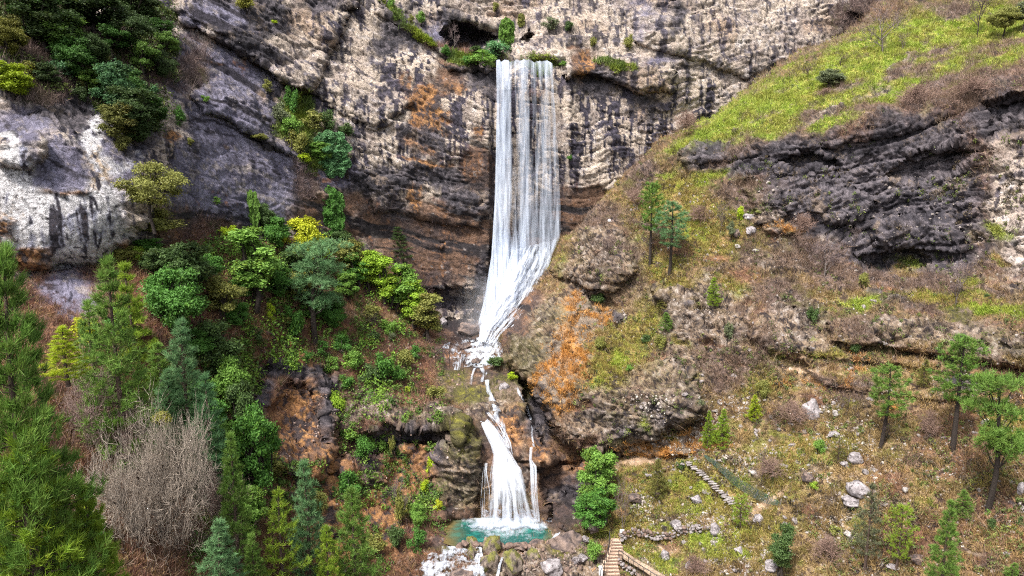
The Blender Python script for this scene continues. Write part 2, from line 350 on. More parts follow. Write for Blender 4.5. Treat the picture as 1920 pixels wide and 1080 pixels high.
def build_sheet(name, pts, bulges, boundary, spots, base, mat, xr, yr, step, edge_back=7, strat=1.0, calm=None, sharp=14, bed=.9, relief=1.):
    xs = axis(xr[0], xr[1], xr[2], xr[3], step, 9); ys = axis(yr[0], yr[1], yr[2], yr[3], step, 9)
    px, py = np.meshgrid(xs, ys); px = px.astype(np.float32); py = py.astype(np.float32)
    Y = rbf(pts)(px, py)
    P0 = world_at(px, py, Y)
    wx = px + 11 * fbm(P0, 3.5, 3, off=5.5) + 4 * fbm(P0, .9, 2, off=6.5); wy = py + 11 * fbm(P0, 3.5, 3, off=9.5) + 4 * fbm(P0, .9, 2, off=2.5)
    for poly, amt, wd in bulges:
        poly = np.array(poly, np.float32)
        pad = 30; sel = (px > poly[:, 0].min() - pad) & (px < poly[:, 0].max() + pad) & (py > poly[:, 1].min() - pad) & (py < poly[:, 1].max() + pad)
        d = inside_dist(wx[sel], wy[sel], poly)
        Y[sel] -= amt * np.where(d > 0, np.sqrt(1 - (1 - np.clip(d / wd, 0, 1)) ** 2) * .8 + .2 * np.clip(d / wd / 2, 0, 1), 0)
    keep = None
    if boundary is not None:
        bd = inside_dist(wx, wy, boundary); Y += edge_back * np.clip(1 - bd / 16, 0, 3) ** 2 * .5
        keep = bd > -9
    P = world_at(px, py, Y)
    W = type_weights(px, py, P, spots, base, sharp)
    amp = W @ AMPV
    # smooth normals of the undisturbed shape
    du = np.gradient(P, axis=1); dv = np.gradient(P, axis=0); Nn = np.cross(du, dv); Nn /= np.linalg.norm(Nn, axis=-1, keepdims=True) + 1e-9
    Nn *= np.where((Nn * (CAM - P)).sum(-1, keepdims=True) < 0, -1, 1)
    view = CAM - P; view /= np.linalg.norm(view, axis=-1, keepdims=True)
    Nn = Nn * .75 + view * .45; Nn /= np.linalg.norm(Nn, axis=-1, keepdims=True)
    st = strata(P, px)
    rocky = sst(.45, .75, amp)
    sf = st / 1.9; saw = (sf - np.floor(sf)); ledge = (saw ** .6 * sst(1, .86, saw))
    sf2 = st / .62 + 2.2 * noise(P / 6); saw2 = (sf2 - np.floor(sf2)); ledge2 = saw2 ** .7 * sst(1, .8, saw2)
    lm = sst(-.15, .3, noise(P / 7 + 3)) ; lm2 = sst(-.1, .3, noise(P / 4 + 13))
    q = P + 0.5 * np.stack([fbm(P, 1.5, 2, off=k * 7.1) for k in range(3)], -1)
    qs = np.stack([q[..., 0] * bed, q[..., 1] * bed, st * 1.35 + .3 * (q[..., 2] - P[..., 2])], -1)
    F1, F2, ID = worley(qs, 2.1); F1 = F1.reshape(amp.shape); cr = (F2.reshape(amp.shape) - F1); ID = ID.reshape(amp.shape)
    G1, G2, IE = worley(qs, .72, 5.0); cr2 = (G2 - G1).reshape(amp.shape); IE = IE.reshape(amp.shape)
    PF = P.copy(); PF[..., 2] *= .22
    flute = ridged(PF, 1.1, 3, off=2)
    d = rocky * strat * (.75 * ledge * lm + .28 * ledge2 * lm2)
    d += rocky * (.55 * (ID - .5) * sst(0, .25, cr) - .30 * (1 - sst(0, .12, cr)) + .16 * (IE - .5) - .13 * (1 - sst(0, .15, cr2)))
    d += rocky * .24 * flute
    d += 1.1 * fbm(P, 7, 3, off=17) * (.35 + .65 * rocky)
    d += .34 * fbm(P, 2.2, 4, .6, off=27) * amp - .22 * (ridged(P * [.8, .8, 1.2], 1.9, 4, off=57) - .3) * amp + .12 * ridged(P, .7, 3, off=37) * amp
    d += (1 - rocky) * (.16 * sst(.15, .4, fbm(P, .55, 2, off=47)) + .22 * fbm(P, 1.1, 4, .62, off=67) - .12 * ridged(P, 2.6, 3, off=77)) 
    d *= np.clip(amp, .15, 2) ** .5
    d = d * relief
    if calm is not None: d = calm(px, py, d)
    P2 = P + Nn * d[..., None]
    col = surface_colour(P2, W, st)
    ny, nx = px.shape
    idx = np.arange(ny * nx).reshape(ny, nx)
    q4 = np.stack([idx[:-1, :-1], idx[1:, :-1], idx[1:, 1:], idx[:-1, 1:]], -1).reshape(-1, 4)
    V = P2.reshape(-1, 3); Cc = col.reshape(-1, 3)
    if keep is not None:
        k = keep.reshape(-1); q4 = q4[k[q4].all(1)]
        used = np.zeros(len(V), bool); used[q4.ravel()] = True; mp = np.cumsum(used) - 1
        Vm, Cm, q4 = V[used], Cc[used], mp[q4]
    else: Vm, Cm = V, Cc
    me = mesh_np(name, Vm, q4, mat, Cm)
    o = link(name, me)
    s = Sheet(); s.o = o; s.xs = xs; s.ys = ys; s.P = P2; s.N = Nn; s.W = W; s.keep = keep if keep is not None else np.ones(px.shape, bool); s.px = px; s.py = py; s.col = col
    return s

def sheet_point(s, px, py):
    i = int(np.clip(np.searchsorted(s.ys, py), 0, len(s.ys) - 1)); j = int(np.clip(np.searchsorted(s.xs, px), 0, len(s.xs) - 1))
    return s.P[i, j], bool(s.keep[i, j]), (i, j)

# ------------------------------------------------------------------ the great back cliff
cliff_pts = [(-200, -120, 62), (0, -120, 68), (300, -120, 84), (600, -120, 100), (900, -120, 104), (1200, -120, 104), (1500, -120, 114), (1900, -120, 125), (2150, -120, 130),
 (-200, 200, 54), (0, 0, 62), (0, 200, 56), (0, 380, 53), (150, 100, 64), (150, 260, 58), (150, 440, 55), (300, 0, 78), (280, 200, 66), (300, 380, 61), (250, 520, 59),
 (450, 0, 86), (440, 120, 80), (440, 300, 73), (450, 440, 71), (560, 100, 89), (560, 300, 80), (600, 440, 80), (650, 0, 96), (680, 200, 89), (700, 330, 86), (720, 480, 86),
 (850, 0, 99), (850, 110, 96), (850, 200, 91.5), (850, 350, 89.5), (830, 560, 88), (980, 0, 99), (960, 90, 96), (980, 125, 90.5), (980, 300, 90), (980, 560, 90),
 (1120, 0, 99), (1120, 110, 95), (1120, 180, 93), (1150, 300, 91), (1120, 450, 91), (1260, 0, 100), (1250, 120, 96), (1260, 260, 95), (1400, 0, 105), (1400, 130, 101), (1350, 300, 98),
 (1560, 0, 110), (1600, 150, 108), (1900, 100, 120), (2150, 300, 120), (1300, 600, 98), (900, 760, 88), (500, 700, 72), (100, 700, 56), (1700, 600, 110)]
cliff_bulges = [
 ([(826, 62), (850, 42), (890, 46), (925, 60), (942, 74), (920, 84), (870, 88), (840, 84)], -5.5, 10),
 ([(975, 74), (992, 54), (1003, 60), (986, 80)], -3, 6),
 ([(300, -60), (700, -60), (640, 60), (590, 170), (560, 190), (520, 150), (440, 90), (340, 40)], 2.6, 22),
 ([(350, 180), (420, 140), (480, 190), (520, 260), (555, 300), (500, 275), (430, 225), (380, 215)], 1.6, 12),
 ([(-90, 240), (60, 225), (200, 215), (300, 200), (330, 330), (250, 440), (180, 500), (60, 500), (-90, 440)], 2.2, 30),
 ([(0, 255), (70, 250), (90, 290), (60, 320), (0, 310)], 1.2, 14),
 ([(505, 130), (600, 100), (780, 190), (700, 250), (600, 180), (540, 170)], 1.4, 16),
 ([(840, 110), (925, 112), (928, 135), (840, 130)], 1.6, 8),
 ([(1060, 122), (1180, 100), (1260, 120), (1265, 170), (1200, 175), (1120, 150), (1060, 145)], 2.2, 14),
 ([(1180, 20), (1420, 40), (1480, 110), (1400, 150), (1290, 110), (1190, 80)], 1.5, 22),
 ([(820, 15), (940, 35), (945, 62), (890, 45), (850, 38), (828, 55)], 1.6, 8),
 ([(700, 20), (760, 30), (850, 95), (840, 108), (760, 60)], 1.1, 10),
 ([(690, 330), (880, 350), (925, 400), (900, 430), (700, 400)], 1.0, 14),
 ([(640, 440), (920, 460), (925, 590), (760, 590), (660, 520)], 1.0, 20),
 ([(780, 540), (905, 540), (895, 585), (800, 590)], -2.2, 12),
 ([(1590, 20), (1660, 40), (1640, 75), (1560, 80)], -1.5, 10)]
cs = []
def S(t, *ps):
    for p in ps: cs.append((p[0], p[1], p[2], p[3], t, *p[4:]))
S('cream', (560, 90, 60, 60), (650, 130, 60, 90), (560, 40, 30, 60, .9, 20), (310, 40, 40, 18, .9, 40), (400, 60, 18, 14, .8), (620, 260, 50, 40), (700, 30, 30, 50, .8), (1120, 40, 110, 60), (1200, 90, 90, 30), (1330, 70, 80, 70),
  (900, 20, 60, 25, .9), (1400, 120, 80, 50), (1500, 20, 100, 50), (1240, 150, 60, 40, .9), (300, 195, 22, 30, .9), (270, 400, 26, 60), (1050, 90, 60, 25, .9), (690, 250, 60, 40, .8), (80, 290, 14, 40, .8))
S('dark', (760, 60, 30, 40, .9), (860, 30, 30, 20, .8)); S('streak', (660, 220, 70, 70), (720, 290, 60, 40), (640, 40, 40, 60, .8), (760, 130, 60, 60, .9), (860, 220, 50, 70), (1160, 300, 100, 70), (1110, 220, 70, 60, .95), (1290, 200, 60, 90), (1160, 200, 60, 40, .9), (980, 300, 60, 160, .9), (1300, 70, 22, 70, .95), (1430, 110, 20, 40, .8), (930, 250, 30, 60, .8))
S('lav', (430, 260, 70, 80), (390, 340, 60, 90), (480, 380, 70, 60), (440, 130, 60, 60), (400, 30, 60, 30), (330, 120, 40, 60, .8), (100, 320, 70, 40), (60, 240, 60, 40, .8), (640, 320, 60, 30, .8), (1180, 30, 60, 50, .75), (1230, 105, 50, 30, .8), (210, 300, 40, 60, .8), (150, 550, 80, 50), (520, 320, 60, 50), (860, 60, 60, 30, .7))
S('dark', (500, 40, 80, 30, 1, 25), (470, 90, 70, 22, 1, 25), (600, 10, 60, 20), (130, 220, 80, 24), (140, 190, 60, 30, .8), (720, 70, 30, 60, .95), (790, 330, 90, 26, 1, 8), (880, 380, 50, 30), (700, 340, 60, 20), (1120, 160, 50, 20, 1), (1200, 200, 50, 24, .9), (1270, 40, 16, 40), (800, 260, 60, 30, .8), (900, 160, 40, 30, .8),
  (480, 260, 50, 12, 1, 30), (1290, 130, 12, 60), (360, 300, 14, 60, .8), (1010, 420, 50, 80, .8), (870, 70, 50, 14, .9), (750, 400, 60, 20, .8), (910, 520, 16, 60, .9), (260, 250, 40, 30, .9), (820, 570, 80, 14, .9))
S('white', (110, 410, 110, 70, 1.2), (180, 250, 18, 60, 1.1), (60, 430, 70, 50, 1.1), (150, 470, 60, 40, 1.1), (200, 310, 40, 30, 1.1), (20, 290, 30, 14), (60, 320, 20, 30, .9), (30, 350, 40, 40), (190, 370, 30, 50), (20, 260, 20, 16), (1390, 90, 30, 30, .7))
S('orange', (790, 190, 40, 26, 1, 30), (760, 150, 24, 22), (820, 220, 40, 24, 1, 30), (850, 170, 30, 24, .9), (830, 245, 36, 10, 1, 25), (900, 250, 14, 8), (780, 300, 60, 6, 1, 8), (1095, 120, 22, 50, .95), (230, 455, 20, 12, .9), (15, 420, 26, 24), (60, 480, 40, 24, .9), (325, 255, 14, 18, .9), (410, 115, 26, 5, .9, 15), (780, 370, 14, 24, .8), (420, 270, 16, 6, .9), (840, 458, 60, 6, .9), (790, 210, 20, 60, .8), (130, 350, 60, 10, .8), (1060, 50, 14, 30, .6), (780, 270, 40, 12, .8, 20))
S('brown', (800, 480, 90, 60), (870, 450, 60, 60), (800, 420, 80, 40), (700, 420, 50, 40, .9), (890, 300, 40, 80, .8), (840, 160, 40, 60, .75), (1110, 400, 60, 60, 1), (1080, 90, 18, 60, .8), (1250, 320, 60, 40, .8), (580, 400, 60, 40, .8), (660, 380, 40, 40, .7), (980, 480, 60, 80, .9), (760, 550, 60, 40), (340, 420, 60, 40, .8), (1000, 180, 30, 50, .5))
S('scrub', (330, 130, 70, 50, .9), (120, 120, 90, 70, .9), (1600, 30, 60, 30), (1580, 60, 30, 16, .8), (1420, 165, 30, 10, .7), (560, 320, 40, 60, .7), (240, 160, 60, 50), (650, 20, 14, 14, .5))
S('soil', (230, 130, 40, 60, .8), (20, 30, 50, 40, .9), (380, 440, 60, 26), (240, 500, 60, 40), (200, 190, 30, 30), (860, 92, 60, 8, .9, 8))
S('moss', (770, 50, 50, 8, 1, 35), (880, 112, 50, 10, 1), (1020, 110, 40, 10, .9), (600, 270, 50, 50, .9), (560, 220, 40, 40, .7), (1160, 125, 50, 8, .6))
S('grass', (790, 62, 40, 4, 1.05, 38), (730, 22, 16, 3, 1, 40))
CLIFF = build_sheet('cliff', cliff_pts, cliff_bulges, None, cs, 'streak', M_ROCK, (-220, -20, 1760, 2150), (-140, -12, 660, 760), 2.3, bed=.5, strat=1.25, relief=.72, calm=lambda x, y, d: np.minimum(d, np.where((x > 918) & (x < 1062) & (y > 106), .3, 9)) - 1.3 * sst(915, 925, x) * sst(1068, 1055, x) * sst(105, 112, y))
set_props(CLIFF.o, 'towering limestone cliff curving behind the tall waterfall, cream and black streaked', kind='structure')

# ------------------------------------------------------------------ hillsides and gorge floor in front
fp = [(1060, 460, 85.5), (1130, 385, 86), (1175, 325, 87), (1240, 272, 87), (1330, 232, 87), (1420, 162, 89), (1500, 108, 91), (1640, 28, 95), (1760, -60, 98), (1900, -60, 94), (2100, -60, 90),
 (1280, 300, 84), (1450, 240, 80), (1600, 190, 77.5), (1750, 172, 76), (1900, 130, 72), (2100, 130, 66), (1750, 80, 86), (1900, 50, 84),
 (1350, 330, 81), (1250, 360, 83), (1500, 400, 75), (1600, 300, 74.5), (1600, 490, 71.5), (1750, 300, 72), (1750, 490, 68.5), (1900, 300, 66), (1900, 490, 62), (2100, 400, 58),
 (1300, 430, 77), (1200, 440, 79), (1300, 500, 73), (1400, 480, 73.5), (1450, 540, 70), (1600, 540, 68.5), (1700, 545, 66.5), (1900, 540, 60.5), (1700, 592, 62.5), (1900, 600, 56), (1550, 590, 65.5), (2100, 600, 50),
 (1700, 665, 60.5), (1900, 690, 54), (1400, 600, 66.5), (1500, 680, 61.5), (1300, 600, 68.5), (1700, 750, 55.5), (1900, 760, 51), (1700, 900, 48.5), (1900, 900, 44), (1700, 1080, 42.5), (1900, 1080, 38.5), (2100, 1000, 38),
 (1500, 760, 59), (1450, 860, 55.5), (1450, 1000, 50), (1500, 1080, 46), (1250, 900, 59), (1250, 1000, 55.2), (1250, 1080, 51), (1350, 820, 60), (1330, 950, 55), (1700, 1200, 37), (1300, 1200, 43), (2100, 1200, 32),
 (1100, 480, 82), (1200, 560, 74), (1200, 650, 69.5), (1050, 560, 79), (980, 640, 77), (1150, 740, 67.5), (1150, 835, 65), (1290, 790, 62), (1150, 870, 62.5), (1080, 960, 60.3), (1150, 960, 58), (1150, 1010, 55.8), (1150, 1080, 52),
 (920, 600, 85), (900, 640, 81), (900, 680, 76.5), (900, 740, 70), (900, 770, 67), (940, 770, 68), (930, 870, 63), (950, 960, 60.8), (1010, 960, 60.6), (950, 1003, 59.3), (880, 995, 60.3), (790, 1000, 57.0), (820, 1016, 55.9), (770, 985, 58.4), (1000, 1000, 60.0), (845, 1000, 58.9), (950, 1030, 54.9), (880, 1030, 54.9), (1020, 1030, 54.9), (950, 1080, 52.6), (850, 1035, 55.3), (850, 1080, 53.0), (950, 1200, 48), (1020, 800, 67),
 (400, 445, 67), (480, 450, 71), (600, 440, 80), (700, 470, 84), (770, 520, 86), (830, 600, 85.5), (850, 680, 77), (560, 520, 73), (560, 600, 68.5), (660, 600, 74), (760, 640, 76), (450, 600, 61), (300, 480, 59.5), (300, 560, 55), (200, 520, 55), (0, 500, 51), (0, 620, 46), (-200, 600, 40),
 (500, 680, 63), (620, 700, 67), (740, 730, 69), (840, 770, 67.5), (540, 780, 61), (700, 820, 64), (750, 800, 65), (840, 850, 63.5), (700, 900, 61), (820, 950, 61), (620, 950, 55), (600, 1060, 50), (700, 1000, 56), (740, 1070, 53.5), (500, 900, 52), (500, 1000, 46.5), (300, 850, 46), (300, 700, 50), (300, 1000, 39), (150, 750, 43), (150, 1050, 34), (0, 1080, 30), (0, 800, 38), (-200, 1000, 28), (500, 1200, 40), (200, 1200, 30), (-200, 1200, 25)]
fb = [
 ([(938, 625), (985, 578), (1040, 556), (1110, 566), (1180, 640), (1300, 700), (1318, 770), (1290, 800), (1170, 840), (1090, 846), (1050, 825), (1015, 750), (975, 695), (940, 665)], 4.2, 34),
 ([(1092, 545), (1150, 560), (1170, 600), (1120, 600)], -1.6, 14),
 ([(972, 705), (995, 700), (1020, 755), (1052, 830), (1100, 850), (1090, 870), (1050, 880), (1015, 840), (985, 780)], -3.5, 12),
 ([(1042, 455), (1085, 425), (1160, 430), (1200, 500), (1150, 548), (1090, 535), (1045, 520), (1030, 500)], 2.6, 26),
 ([(1225, 540), (1310, 560), (1320, 620), (1260, 610)], 1.2, 14),
 ([(474, 748), (506, 680), (560, 664), (616, 704), (634, 760), (628, 866), (590, 905), (515, 885)], 2.2, 16),
 ([(504, 760), (540, 714), (580, 724), (606, 768), (608, 845), (560, 868), (510, 820)], -1.5, 14),
 ([(636, 800), (690, 742), (800, 745), (868, 765), (876, 800), (866, 830), (760, 830), (700, 845)], 2.2, 16),
 ([(655, 812), (740, 795), (858, 797), (850, 840), (760, 838), (700, 856)], -2.4, 12),
 ([(650, 850), (740, 850), (735, 905), (690, 915), (640, 890)], 1.2, 14),
 ([(800, 860), (860, 785), (884, 800), (896, 860), (888, 978), (805, 978)], 1.5, 18),
 ([(955, 800), (1000, 840), (1040, 860), (1030, 900), (1000, 880), (965, 850)], 1.2, 12),
 ([(1012, 872), (1085, 862), (1110, 960), (1090, 1000), (1020, 985)], -2.6, 16),
 ([(1040, 925), (1120, 960), (1150, 1005), (1060, 1000), (1020, 975)], 1.5, 16),
 ([(1090, 845), (1300, 850), (1290, 868), (1090, 865)], -1.2, 8),
 ([(1545, 600), (1700, 588), (1940, 608), (1940, 695), (1700, 662), (1560, 640)], 1.7, 12),
 ([(1420, 560), (1500, 600), (1520, 690), (1440, 660), (1400, 600)], 1.4, 14),
 ([(1480, 640), (1900, 690), (1900, 712), (1480, 665)], .8, 8), ([(1500, 690), (1900, 735), (1900, 760), (1560, 730)], .8, 8),
 ([(1655, 335), (1710, 285), (1790, 262), (1850, 285), (1800, 325), (1720, 350)], -1.8, 16),
 ([(1455, 300), (1500, 285), (1568, 292), (1575, 312), (1490, 322)], -1.6, 9),
 ([(1600, 480), (1700, 462), (1745, 480), (1730, 505), (1640, 515)], -2, 8),
 ([(1835, 190), (1940, 170), (1940, 260), (1850, 260)], -2, 14),
 ([(1275, 275), (1450, 250), (1600, 205), (1760, 185), (1840, 150), (1960, 130), (1960, 190), (1830, 200), (1700, 250), (1480, 290), (1290, 310)], .9, 16),
 ([(1390, 350), (1500, 330), (1640, 370), (1620, 420), (1500, 410), (1420, 400)], 1.4, 18), ([(1640, 420), (1780, 400), (1820, 470), (1700, 470), (1640, 460)], 1.4, 16),
 ([(600, 690), (640, 680), (620, 740), (600, 730)], -1, 8),
 ([(1420, 395), (1470, 405), (1500, 440), (1440, 440)], 1, 8)]
boundary = [(-400, 560), (-60, 515), (40, 520), (100, 505), (170, 495), (215, 470), (290, 455), (330, 440), (390, 440), (460, 452), (520, 438), (600, 432), (655, 445), (705, 468), (740, 500), (775, 540), (815, 578), (850, 598), (880, 606),
 (905, 612), (925, 600), (955, 570), (990, 548), (1020, 505), (1040, 470), (1052, 448), (1085, 420), (1120, 385), (1170, 325), (1235, 270), (1330, 228), (1425, 158), (1500, 106), (1560, 80), (1600, 60), (1645, 15), (1720, -40), (1800, -160), (2400, -160), (2400, 1400), (-400, 1400)]
cs = []
S('soil', (1780, 860, 110, 60, 1.05), (1850, 960, 90, 70, 1.0), (1700, 1010, 60, 50, 1.05), (1660, 900, 50, 40, .9), (1290, 470, 40, 12, 1), (1400, 520, 60, 24, .8), (1560, 720, 60, 18, .8), (1360, 700, 40, 24, .8), (1480, 660, 40, 14, .8), (1250, 1020, 26, 12, .9))
S('dark', (1250, 770, 50, 30, .95), (1180, 800, 60, 20, .9), (1120, 780, 40, 30, .8), (1000, 640, 20, 30, .7))
S('grass', (1400, 215, 90, 26, 1.1, -24), (1390, 225, 90, 34, 1.2, -26), (1500, 172, 120, 42, 1.15, -27), (1610, 118, 120, 44, 1.15, -28), (1710, 80, 100, 40, 1.1, -26), (1800, 55, 100, 24, 1.15, -26), (1560, 150, 60, 14, 1.2, -30), (1680, 165, 60, 12, 1.2, -15), (1780, 130, 60, 10, 1.15, -20), (1880, 60, 80, 16, 1.2, -25), (1300, 262, 50, 8, 1.2, -28), (1560, 230, 40, 10, 1.1, -15)); S('scrub', (1590, 165, 50, 8, 1.25, -24), (1470, 175, 26, 6, 1.25, -20), (1690, 130, 40, 7, 1.25, -26), (1530, 215, 26, 6, 1.2, -15), (1760, 95, 40, 8, 1.2, -26), (1420, 232, 24, 5, 1.2, -20), (1650, 90, 30, 7, 1.2, -28))
S('grass', (1470, 208, 150, 24, 1.12, -25), (1620, 140, 120, 24, 1.12, -24), (1560, 195, 60, 12, 1.2, -15), (1720, 90, 90, 14, 1.2, -30), (1850, 50, 70, 12, 1.1, -25), (1350, 235, 60, 8, 1.1, -20), (1700, 150, 60, 9, 1.05, -12), (1880, 112, 60, 10, 1.1, -20), (1330, 330, 40, 10, 1.05, -15), (1240, 325, 20, 5, 1), (1430, 255, 22, 6, 1), (1400, 400, 26, 8, .9),
  (1620, 568, 60, 6, 1), (1850, 585, 90, 8, 1), (1560, 590, 30, 4, .8), (1330, 1010, 60, 14, 1), (1290, 960, 40, 14, .9), (1250, 1050, 30, 20, 1), (1400, 905, 40, 14, .7), (1540, 870, 40, 14, .7), (1290, 880, 20, 20, .8), (1360, 1040, 60, 12, 1), (1240, 985, 40, 8, .9), (1520, 635, 16, 4, .8), (1590, 760, 26, 10, .8))
S('olive', (1330, 420, 70, 50), (1280, 380, 60, 40, .9), (1330, 460, 60, 26), (1230, 590, 40, 60, .9), (1160, 640, 60, 40), (1140, 700, 40, 40), (1450, 470, 60, 30, .8), (1200, 1000, 60, 50), (1340, 920, 80, 60), (1480, 880, 80, 60, .9), (1420, 1000, 90, 60, .8), (1250, 520, 40, 40, .9), (1750, 560, 120, 12, .9), (1600, 700, 60, 12, .7), (1760, 640, 60, 20, .4), (1600, 840, 80, 40, .8), (1250, 350, 60, 20, .9), (1900, 800, 60, 40, .9), (1850, 900, 60, 60, .7), (1420, 720, 50, 40, .7), (1150, 800, 10, 10, .2), (1200, 900, 40, 40, .8), (1540, 660, 60, 10, .7), (1380, 540, 40, 30, .8))
S('dry', (1560, 900, 90, 60), (1650, 830, 80, 50), (1750, 880, 90, 60), (1480, 760, 50, 40, .8), (1500, 1040, 90, 50), (1620, 980, 60, 50), (1700, 720, 70, 40, .9), (1300, 1060, 50, 30, .7), (1420, 820, 60, 40), (1580, 790, 60, 30), (1850, 1000, 70, 60, .8), (1560, 560, 60, 20, .8), (1220, 440, 40, 12, .8), (700, 600, 60, 30, .8), (1400, 640, 40, 20, .7))
S('scrub', (1480, 480, 90, 40), (1560, 500, 60, 40), (1620, 620, 50, 30, .8), (1780, 160, 90, 40), (1830, 190, 60, 30, .9), (1400, 280, 60, 20), (1160, 470, 60, 60, .8), (1130, 420, 50, 30, .9), (1200, 330, 30, 30), (1380, 370, 60, 24, .8), (1790, 20, 50, 20), (1700, 530, 100, 16), (1460, 560, 60, 40, .9), (1370, 690, 60, 40, .9), (1420, 900, 40, 20, .7), (1180, 520, 40, 50, .7), (1800, 120, 100, 14, .8), (1350, 300, 40, 14, .8), (1450, 640, 40, 40, .8), (1600, 740, 40, 30, .7), (280, 900, 90, 90, .6))
S('dark', (1600, 340, 150, 80, 1.2), (1450, 300, 110, 40, 1.2), (1750, 400, 100, 100, 1.2), (1700, 300, 110, 80, 1.2), (1880, 220, 60, 50, 1.1), (1650, 450, 120, 60, 1.2), (1520, 380, 80, 50, 1.2), (1330, 290, 60, 20, 1), (1320, 300, 40, 20, .8), (1540, 420, 60, 40, .9), (760, 820, 70, 26), (700, 870, 50, 30, .8), (820, 850, 40, 40, .8), (616, 770, 14, 60, 1.1), (510, 700, 30, 14, 1.1), (560, 690, 44, 14, 1.1), (600, 722, 20, 20, 1.1), (490, 735, 16, 20, 1), (1010, 780, 22, 60, 1), (1060, 920, 50, 50, .9), (1240, 760, 40, 40, .5), (1880, 650, 60, 26, .7), (790, 920, 24, 40, .7), (560, 700, 40, 16, .9), (1000, 600, 20, 40, .4), (1800, 720, 80, 14, .8))
S('tan', (1230, 1000, 20, 10, .9), (1350, 600, 50, 14, 1.05, 20), (1480, 610, 60, 10, 1.05, 20), (1290, 545, 40, 12, 1.0), (1560, 210, 40, 5, 1.4, -28), (1440, 225, 30, 4, 1.35, -28), (1640, 170, 50, 5, 1.35, -25), (1380, 250, 20, 4, 1.3, -20), (1690, 120, 40, 5, 1.3, -28), (1460, 500, 50, 20, .9), (1130, 480, 60, 60), (1100, 530, 50, 50), (1040, 620, 60, 60), (1200, 760, 100, 60), (1270, 700, 60, 50), (1120, 800, 60, 40), (1000, 660, 40, 40), (1300, 620, 70, 50, .9), (1350, 560, 70, 50, .8), (1500, 620, 60, 50), (1700, 625, 110, 26), (1860, 645, 70, 26, .9), (720, 760, 80, 24), (640, 780, 40, 24, .9), (860, 880, 40, 60), (1000, 1060, 80, 30), (1100, 1060, 60, 30), (1430, 410, 50, 20, .9), (1250, 570, 60, 40, .9), (930, 760, 50, 40, .8), (720, 900, 60, 40, .7), (1130, 850, 60, 20, .8), (1370, 620, 40, 50, .9), (960, 870, 60, 60, .6), (830, 790, 30, 20))
S('cream', (1905, 370, 40, 110, 1.1), (1920, 460, 40, 60, 1), (1880, 260, 30, 30, .7), (1820, 620, 40, 16, .6), (880, 780, 14, 10, .6), (1545, 450, 16, 18, .8))
S('orange', (560, 780, 40, 50, 1.2), (560, 830, 44, 30, 1.1), (600, 900, 50, 50, 1.15), (620, 980, 40, 50, 1.15), (745, 885, 50, 40, 1.15), (710, 990, 40, 40, 1.1), (500, 625, 60, 16, 1.1, 30), (560, 660, 50, 14, 1.05, 25), (960, 800, 26, 40, 1.1), (600, 900, 40, 50), (620, 960, 40, 50), (720, 1000, 30, 50), (740, 890, 50, 40), (960, 790, 26, 40, .9), (760, 860, 30, 20), (1010, 850, 26, 26, .9), (560, 860, 40, 30), (990, 1035, 26, 16, .8), (1075, 880, 40, 30, .8), (640, 1040, 40, 40, .8), (545, 745, 30, 16), (800, 840, 30, 16, .8), (700, 940, 40, 40, .8))
S('fern', (1060, 660, 50, 70, 1.1), (1040, 720, 40, 50, 1.05), (1080, 590, 24, 50), (1240, 835, 100, 20, 1.15), (1300, 830, 30, 20, 1.1), (1060, 630, 40, 40), (1180, 840, 40, 8, 1), (1600, 690, 20, 30, .9), (1500, 720, 60, 16, .6), (1120, 600, 30, 20, .8), (1470, 432, 40, 7, .9), (1580, 500, 16, 6, .8))
S('lav', (130, 560, 40, 50, .9)); S('soil', (520, 620, 90, 60), (680, 640, 90, 60), (600, 560, 80, 50), (760, 680, 60, 40), (400, 480, 60, 40), (700, 560, 60, 40), (480, 660, 50, 30), (220, 980, 90, 70), (1750, 850, 70, 40), (1880, 980, 60, 60), (1720, 1000, 60, 50, .9), (1270, 460, 60, 20, .8), (440, 950, 60, 60), (240, 500, 60, 40), (1300, 400, 60, 14, .6), (1240, 1020, 30, 10, .7), (780, 740, 50, 30, .8), (500, 1000, 60, 60), (1900, 720, 60, 30, .9), (800, 620, 30, 50, .8), (1800, 800, 60, 40, .9), (120, 600, 60, 60, .8), (1630, 860, 40, 20, .9), (560, 480, 60, 40, .9), (800, 1000, 50, 16, .8), (1340, 480, 30, 16, .8), (640, 480, 60, 50, .9))
S('brown', (850, 620, 40, 40, 1), (860, 660, 50, 30), (980, 610, 40, 30, .9), (920, 700, 60, 24, .8), (1040, 900, 60, 50, .8), (1060, 960, 40, 30), (850, 960, 40, 20, .8), (940, 830, 40, 60, .7), (580, 850, 40, 30, .7), (960, 560, 40, 60, 1), (840, 1005, 60, 10, .9), (960, 720, 20, 20, .7), (560, 640, 40, 20, .4))
S('moss', (860, 840, 40, 60, .9), (950, 720, 60, 30, .9), (880, 730, 50, 30, .9), (1190, 940, 40, 20, .9), (960, 1060, 40, 30, .8), (930, 680, 24, 8), (1080, 730, 30, 40, .6), (840, 900, 40, 40, .8), (1060, 1040, 40, 20, .6), (860, 700, 40, 20, .9), (780, 790, 30, 14, .5), (990, 740, 26, 40, .7), (860, 1020, 40, 8, .9))
S('dirt', (1210, 1060, 34, 5, 1.3, 30), (1180, 1040, 18, 5, 1.3, 30), (1230, 1025, 40, 10, .9), (1148, 1040, 12, 40, 1.2), (1460, 925, 60, 8, 1, -35), (1400, 970, 50, 6, .9, -20), (1200, 862, 90, 4, .9), (1480, 690, 60, 5, .8, 15), (1340, 925, 8, 30, .7, -40), (1590, 700, 60, 5, .8, 12), (1150, 432, 26, 4, 1))
vr = np.random.RandomState(33)
mixz = []
